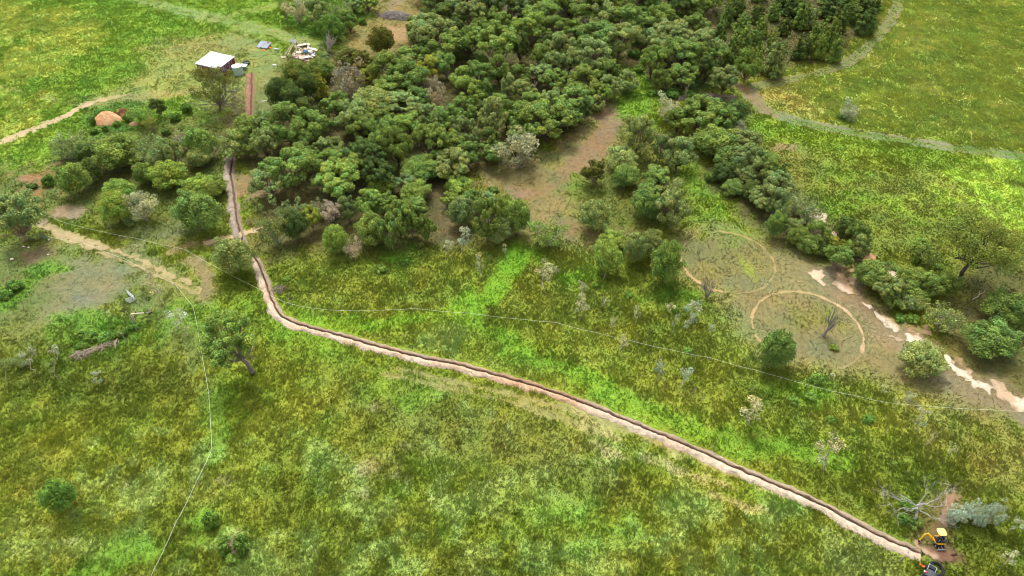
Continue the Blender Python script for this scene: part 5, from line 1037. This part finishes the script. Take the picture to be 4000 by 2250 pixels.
def build_digger():
    q = lambda x, y, h=0: at(3560 + x / 6.3, 2020 + y / 6.3, h)
    g = q(640, 640, .1); root = thing('mini_excavator', 'small yellow digger with a pale yellow canopy working by the trench', 'digger', (g[0], g[1], 0.05))
    o = np.array([g[0], g[1], .05]); L = lambda x, y, h: q(x, y, h) - o
    for s in (-1, 1):
        b = MB(); V = []; Fc = []; n = 28; w_ = .12
        for i in range(n):
            a = 2 * math.pi * i / n; x = (.45 if math.cos(a) > 0 else -.45) + .19 * math.cos(a); z = .2 + .19 * math.sin(a); lug = .014 * (i % 2); x += lug * math.cos(a); z += lug * math.sin(a)
            V += [(s * .36 - w_, x, z), (s * .36 + w_, x, z)]
        for i in range(n): a = 2 * i; e = 2 * ((i + 1) % n); Fc.append((a, a + 1, e + 1, e))
        Fc += [tuple(range(0, 2 * n, 2))[::-1], tuple(range(1, 2 * n, 2))]; b.add(V, Fc); t = b.build('track', M['rubber'], root)
        b = MB()
        for yy in (-.45, 0, .45):
            v0 = len(b.v); b.lathe((0, 0, 0), [(.13, -.13), (.15, -.1), (.15, .1), (.13, .13)], 14); b.v[v0:] = [(s * .36 + z, yy + x, .2 + y) for x, y, z in b.v[v0:]]
        b.build('wheels', M['greysteel'], t)
    b = MB(); b.box((0, 0, .3), (.5, .55, .16), 0, (1, 1, 1), .03); b.lathe((0, 0, .36), [(.28, 0), (.28, .1)], 20); b.build('undercarriage', M['black'], root)
    b = MB(); b.box((0, -.95, .22), (.95, .06, .28), 0, (1, 1, 1), .015); b.box((-.22, -.72, .2), (.07, .45, .08)); b.box((.22, -.72, .2), (.07, .45, .08)); b.build('blade', M['greysteel'], root)
    # house turned with the boom to the left (-X)
    b = MB(); V = []; n = 28
    for z in (.46, .5, .62, .66):
        for i in range(n):
            a = 2 * math.pi * i / n; r = .58 - (.03 if z in (.46, .66) else 0); x, y = r * 1.08 * math.copysign(abs(math.cos(a)) ** .6, math.cos(a)), r * math.copysign(abs(math.sin(a)) ** .6, math.sin(a)); V.append((x + .06, y + .12, z))
    Fc = [tuple(range(n))[::-1], tuple(range(3 * n, 4 * n))] + [(l * n + i, l * n + (i + 1) % n, (l + 1) * n + (i + 1) % n, (l + 1) * n + i) for l in range(3) for i in range(n)]
    b.add(V, Fc); b.build('body', M['yellow'], root)
    b = MB(); b.box((-.18, .12, .69), (.66, .92, .05), 0, (1, 1, 1), .02); b.build('floor', M['black'], root)
    b = MB(); b.box((.40, .12, .88), (.46, 1.0, .44), 0, (1, 1, 1), .08); b.build('engine_cover', M['greycover'], root)
    b = MB(); b.box((.10, .12, .95), (.42, .44, .12), 0, (1, 1, 1), .04); b.box((.28, .12, 1.22), (.1, .44, .5), 0, (1, 1, 1), .04); b.build('seat', M['black'], root)
    for sy in (-.18, .42): b = MB(); b.tube([(-.2, sy, .7), (-.22, sy, 1.15)], .02, 6); b.box((-.22, sy, 1.18), (.05, .05, .09), 0, (1, 1, 1), .01); b.build('lever', M['white'], root)
    c = L(690, 355, 2.2); c = np.array([c[0] * .6 + .1, c[1] * .6 + .1, 0]); cx, cy = c[0], c[1]
    b = MB(); n = 28; V = []
    for z, k in ((2.13, .97), (2.17, 1.0), (2.21, .96), (2.25, .7), (2.26, .3)):
        for i in range(n): a = 2 * math.pi * i / n; V.append((cx + .54 * k * math.copysign(abs(math.cos(a)) ** .55, math.cos(a)), cy + .52 * k * math.copysign(abs(math.sin(a)) ** .55, math.sin(a)), z))
    b.add(V, [tuple(range(n))[::-1], tuple(range(4 * n, 5 * n))] + [(l * n + i, l * n + (i + 1) % n, (l + 1) * n + (i + 1) % n, (l + 1) * n + i) for l in range(4) for i in range(n)]); b.build('canopy', M['canopy'], root, True)
    for sy in (-.42, .42): pipe('post', [(.5, .12 + sy * .95, .8), (.5, .12 + sy * .95, 1.7), (cx + .36, cy + sy * .8, 2.14)], .03, 'black', root, 8)
    A = np.array([-.5, 0, .62]); pts = [A, L(455, 500, .75), L(405, 400, 1.5), L(330, 425, 1.55)]
    A = L(540, 570, .55)
    b = MB()
    def bar(P, w0, w1):
        for i in range(len(P) - 1):
            a, e = Vector(P[i]), Vector(P[i + 1]); d = (e - a); Ln = d.length; t0 = w0 + (w1 - w0) * i / max(1, len(P) - 1); m = d.to_track_quat('X', 'Z').to_matrix(); x0 = len(b.v); b.box((0, 0, 0), (Ln + t0 * .5, t0 * .75, t0), 0, (1, 1, 1), .015); b.v[x0:] = [tuple((a + e) / 2 + m @ Vector(v)) for v in b.v[x0:]]
    E = L(415, 405, 1.35); K = L(320, 425, 1.55); S_ = L(205, 560, .75)
    bar([A, (A + E) / 2 + np.array([.02, -.06, .12]), E, K], .2, .16); b.build('boom', M['yellow'], root)
    b = MB(); bar([K, S_], .15, .11); b.build('arm', M['yellow'], root)
    b = MB(); d = unit(K - A); b.tube([(A + E) / 2 + np.array([-.1, -.16, .0]), A + (E - A) * .95 + np.array([0, -.12, -.1])], .045, 8); hc = b.build('hydraulic_cylinder', M['yellow'], root); hc['label'] = 'boom cylinder'
    b = MB(); b.tube([K + (E - K) * .6 + np.array([0, .02, .16]), K + (S_ - K) * .25 + np.array([0, .02, .12])], .035, 8); b.build('hydraulic_cylinder', M['greysteel'], root)
    t = S_ + np.array([.02, -.1, -.15]); b = MB(); V = []; n = 8
    for y in (-.17, .17):
        for i in range(n): a = math.radians(-30 + 200 * i / (n - 1)); V.append((t[0] + .2 * math.cos(a) + .05, t[1] + y, t[2] - .2 * math.sin(a) - .1))
    Fc = [(i, i + 1, n + i + 1, n + i) for i in range(n - 1)] + [tuple(range(n))[::-1], tuple(range(n, 2 * n))]; b.add(V, Fc); bk = b.build('bucket', M['rust'], root)
    b = MB()
    for y in (-.13, 0, .13): b.box((t[0] + .12, t[1] + y, t[2] - .0), (.12, .04, .03), 0)
    b.build('teeth', M['greysteel'], bk)
    # vehicle at the bottom edge, with its coil of black pipe
    g = q(430, 1400, .3); v = thing('utility_vehicle', 'small black farm buggy with a dark grey cover at the bottom edge', 'buggy', (g[0], g[1], 0), math.radians(-38))
    b = MB(); b.box((0, 0, .62), (1.0, 1.7, .4), 0, (1, 1, 1), .12); b.box((0, .62, .86), (.86, .5, .16), 0, (1, 1, 1), .07); b.build('body', M['black'], v)
    for sx in (-1, 1):
        for sy in (-1, 1):
            b = MB(); x0 = len(b.v); b.lathe((0, 0, 0), [(.18, -.13), (.28, -.12), (.3, -.06), (.3, .06), (.28, .12), (.18, .13)], 20); b.v[x0:] = [(sx * .52 + z, sy * .62 + x, .3 + y) for x, y, z in b.v[x0:]]; w_ = b.build('wheel', M['rubber'], v)
            b = MB(); x0 = len(b.v); b.lathe((0, 0, 0), [(.17, -.1), (.17, .135)], 14); b.v[x0:] = [(sx * .52 + z * sx, sy * .62 + x, .3 + y) for x, y, z in b.v[x0:]]; b.build('rim', M['greysteel'], w_)
    for x in (-.42, .42): pipe('rack_rail', [(x, -.1, .9), (x, .0, 1.0), (x, .85, 1.0), (x, .95, .9)], .028, 'steel', v, 8)
    pipe('rack_rail', [(-.42, .85, 1.0), (.42, .85, 1.0)], .028, 'steel', v, 8); pipe('rack_rail', [(-.42, .05, 1.0), (.42, .05, 1.0)], .028, 'steel', v, 8)
    b = MB(); V = []; n = 14
    for y in (-.95, -.05):
        for i in range(n + 1): a = math.pi * i / n; V.append((.62 * math.cos(a) + .1, y, .95 + .38 * math.sin(a)))
        for i in range(n + 1): a = math.pi * i / n; V.append((.59 * math.cos(a) + .1, y, .95 + .35 * math.sin(a)))
    k = n + 1; Fc = [(i, i + 1, 2 * k + i + 1, 2 * k + i) for i in range(n)] + [(k + i + 1, k + i, 3 * k + i, 3 * k + i + 1) for i in range(n)] + [(i + 1, i, k + i, k + i + 1) for i in range(n)] + [(2 * k + i, 2 * k + i + 1, 3 * k + i + 1, 3 * k + i) for i in range(n)]
    b.add(V, Fc); b.build('cover', M['greycover'], v)
    def can(name, label, px, h0, r, hh, m):
        p = q(*px, h0 + hh); t = thing(name, label, 'can', (p[0], p[1], h0)); b = MB(); b.lathe((0, 0, 0), [(r * .95, 0), (r, .03), (r, hh - .06), (r * .6, hh)], 18); b.build('body', M[m], t, True); b = MB(); b.lathe((0, 0, hh), [(r * .35, 0), (r * .35, .05)], 12); b.build('cap', M['black'], t)
    can('fuel_can', 'red fuel can on the tray of the black buggy', (392, 1355), .95, .15, .3, 'red'); can('jug', 'small pale jug beside the red can on the buggy', (345, 1320), .95, .12, .24, 'white'); can('drum', 'bright blue drum at the bottom edge beside the buggy cover', (455, 1425), .95, .2, .3, 'blue')
    g = q(620, 1270, .3); c = np.array([g[0], g[1], .28]); b = MB(); rs = np.random.RandomState(3)
    pts = []; turns = 16
    for i in range(turns * 40):
        a = 2 * math.pi * i / 40; k = i // 40; ang = 2.39996 * k; rr = .2 * math.sqrt((k + .5) / turns); nx2 = .2 * math.sqrt((k + 1.5) / turns); f = (i % 40) / 40
        ang2 = 2.39996 * (k + 1); u0 = rr * math.cos(ang) * (1 - f) + nx2 * math.cos(ang2) * f; z0 = rr * math.sin(ang) * (1 - f) + nx2 * math.sin(ang2) * f
        R = .74 + u0; pts.append((R * math.cos(a), R * 1.08 * math.sin(a), z0))
    b.tube(pts, .045, 6); o = b.build('pipe_coil', M['rubber'], None, True); o.location = tuple(c); o.rotation_euler = (.05, .04, 0); tag(o, 'thick ring of coiled black water pipe lying beside the black buggy', 'pipe coil')
    b = MB(); rs = np.random.RandomState(8); n = 7; V = [(x * .13, y * .1 + .03 * math.sin(x * 2), .16 + .09 * rs.rand()) for y in range(4) for x in range(n)]; Fc = [(y * n + x, y * n + x + 1, (y + 1) * n + x + 1, (y + 1) * n + x) for y in range(3) for x in range(n - 1)]; V += [(x, y, z - .02) for x, y, z in V]; k = 4 * n; Fc += [tuple(k + i for i in f[::-1]) for f in Fc]; b.add(V, Fc)
    g = q(170, 1200); o = b.build('orange_tarp', M['orange']); o.location = (g[0], g[1], .1); o.rotation_euler = (0, 0, -.75); tag(o, 'crumpled orange cloth on the grass left of the black buggy', 'cloth')
build_digger()
# ------------------------------------------------------------------ labels that single each plant out, by the landmark it stands nearest
LM = [('the white-roofed shed', 540, 155), ('the ruined timber hut', 765, 130), ('the orange dirt mound', 272, 298), ('the grey brush pile', 997, 43), ('the lone olive tree', 957, 104), ('the tall white dead trunk', 1560, 98), ('the bare white treetop', 1396, 125), ('the silver clearing tree', 1290, 382), ('the bare brown clearing', 1500, 360), ('the green gully strip', 1610, 230), ('the upper tyre circle', 1830, 660), ('the lower tyre circle', 2035, 830), ('the large sand scald', 2112, 713), ('the yellow digger', 2355, 1350), ('the largest leaning gum', 2440, 630), ('the sharp trench bend', 720, 800), ('the silver gates', 328, 748), ('the green gates', 95, 590), ('the mown track corner', 1885, 230), ('the long branch heap', 1770, 245), ('the brown-leaved tree', 1095, 235), ('the pinkish tree', 836, 528), ('the dead-limbed tree', 2290, 1270), ('the yellow-green gum', 575, 870), ('the white sand strip', 2230, 810), ('the wash bush', 2320, 905), ('the dead fan shrub', 1775, 720), ('the upper trench end', 632, 240), ('the split branch pile', 210, 885), ('the top right lane', 2200, 100)]
DIRS = ['right of', 'below right of', 'below', 'below left of', 'left of', 'above left of', 'above', 'above right of']
ORD = ['nearest', 'second nearest', 'third nearest', 'fourth nearest', 'fifth nearest', 'sixth nearest', 'seventh nearest', 'eighth nearest', 'ninth nearest', 'tenth nearest']
def label_plants():
    items = [p for p in PLANTS if p[1] != 'x']; best = {}
    for cls in (('r', 'g', 'p', 'w'), ('s',), ('t', 'u'), ('k',)):
        L = [p for p in items if p[1] in cls]; cand = []
        for lname, lx, ly in LM:
            sec = {}
            for p in L:
                dx, dy = p[3] * .644 - lx, p[4] * .644 - ly; d = math.hypot(dx, dy); s = int(((math.degrees(math.atan2(dy, dx)) + 22.5) % 360) // 45)
                if d > 6: sec.setdefault(s, []).append((d, p))
            for s, v in sec.items():
                v.sort(key=lambda t: t[0])
                for i, (d, p) in enumerate(v[:10]): cand.append((i * 60 + d, i, p[0].name, lname, DIRS[s], p))
        cand.sort(key=lambda t: t[0])
        for sc, i, nm, lname, dr, p in cand:
            if nm in best: continue
            sz = {'s': 1.1, 't': 1.0, 'u': 1.0, 'k': 9}.get(p[1], 3.0); size = 'large ' if p[5] > sz * 1.3 else 'small ' if p[5] < sz * .7 else ''
            what = 'dead stick sapling' if p[1] == 'k' else f'{size}{CN[p[2]]} {FORM[p[1]]}'
            noun = {'s': 'shrub', 't': 'sapling', 'u': 'sapling', 'k': 'stick'}.get(p[1], 'tree')
            if len((what + ORD[i] + dr + lname).split()) > 9 and size and len(f'{what}, {ORD[i]} {noun} {dr} {lname}'.split()) > 16: what = what[6:]
            best[nm] = f'{what}, {ORD[i]} {noun} {dr} {lname}'
        for p in L:
            p[0]['label'] = best.get(p[0].name, f'{CN[p[2]]} {FORM.get(p[1], "stick")} deep inside the upper wood')
            p[0]['group'] = {'r': 'trees of the woods and paddocks', 's': 'low shrubs', 't': 'saplings in the grass', 'k': 'dead sapling sticks standing in the grass'}[cls[0]]
label_plants()
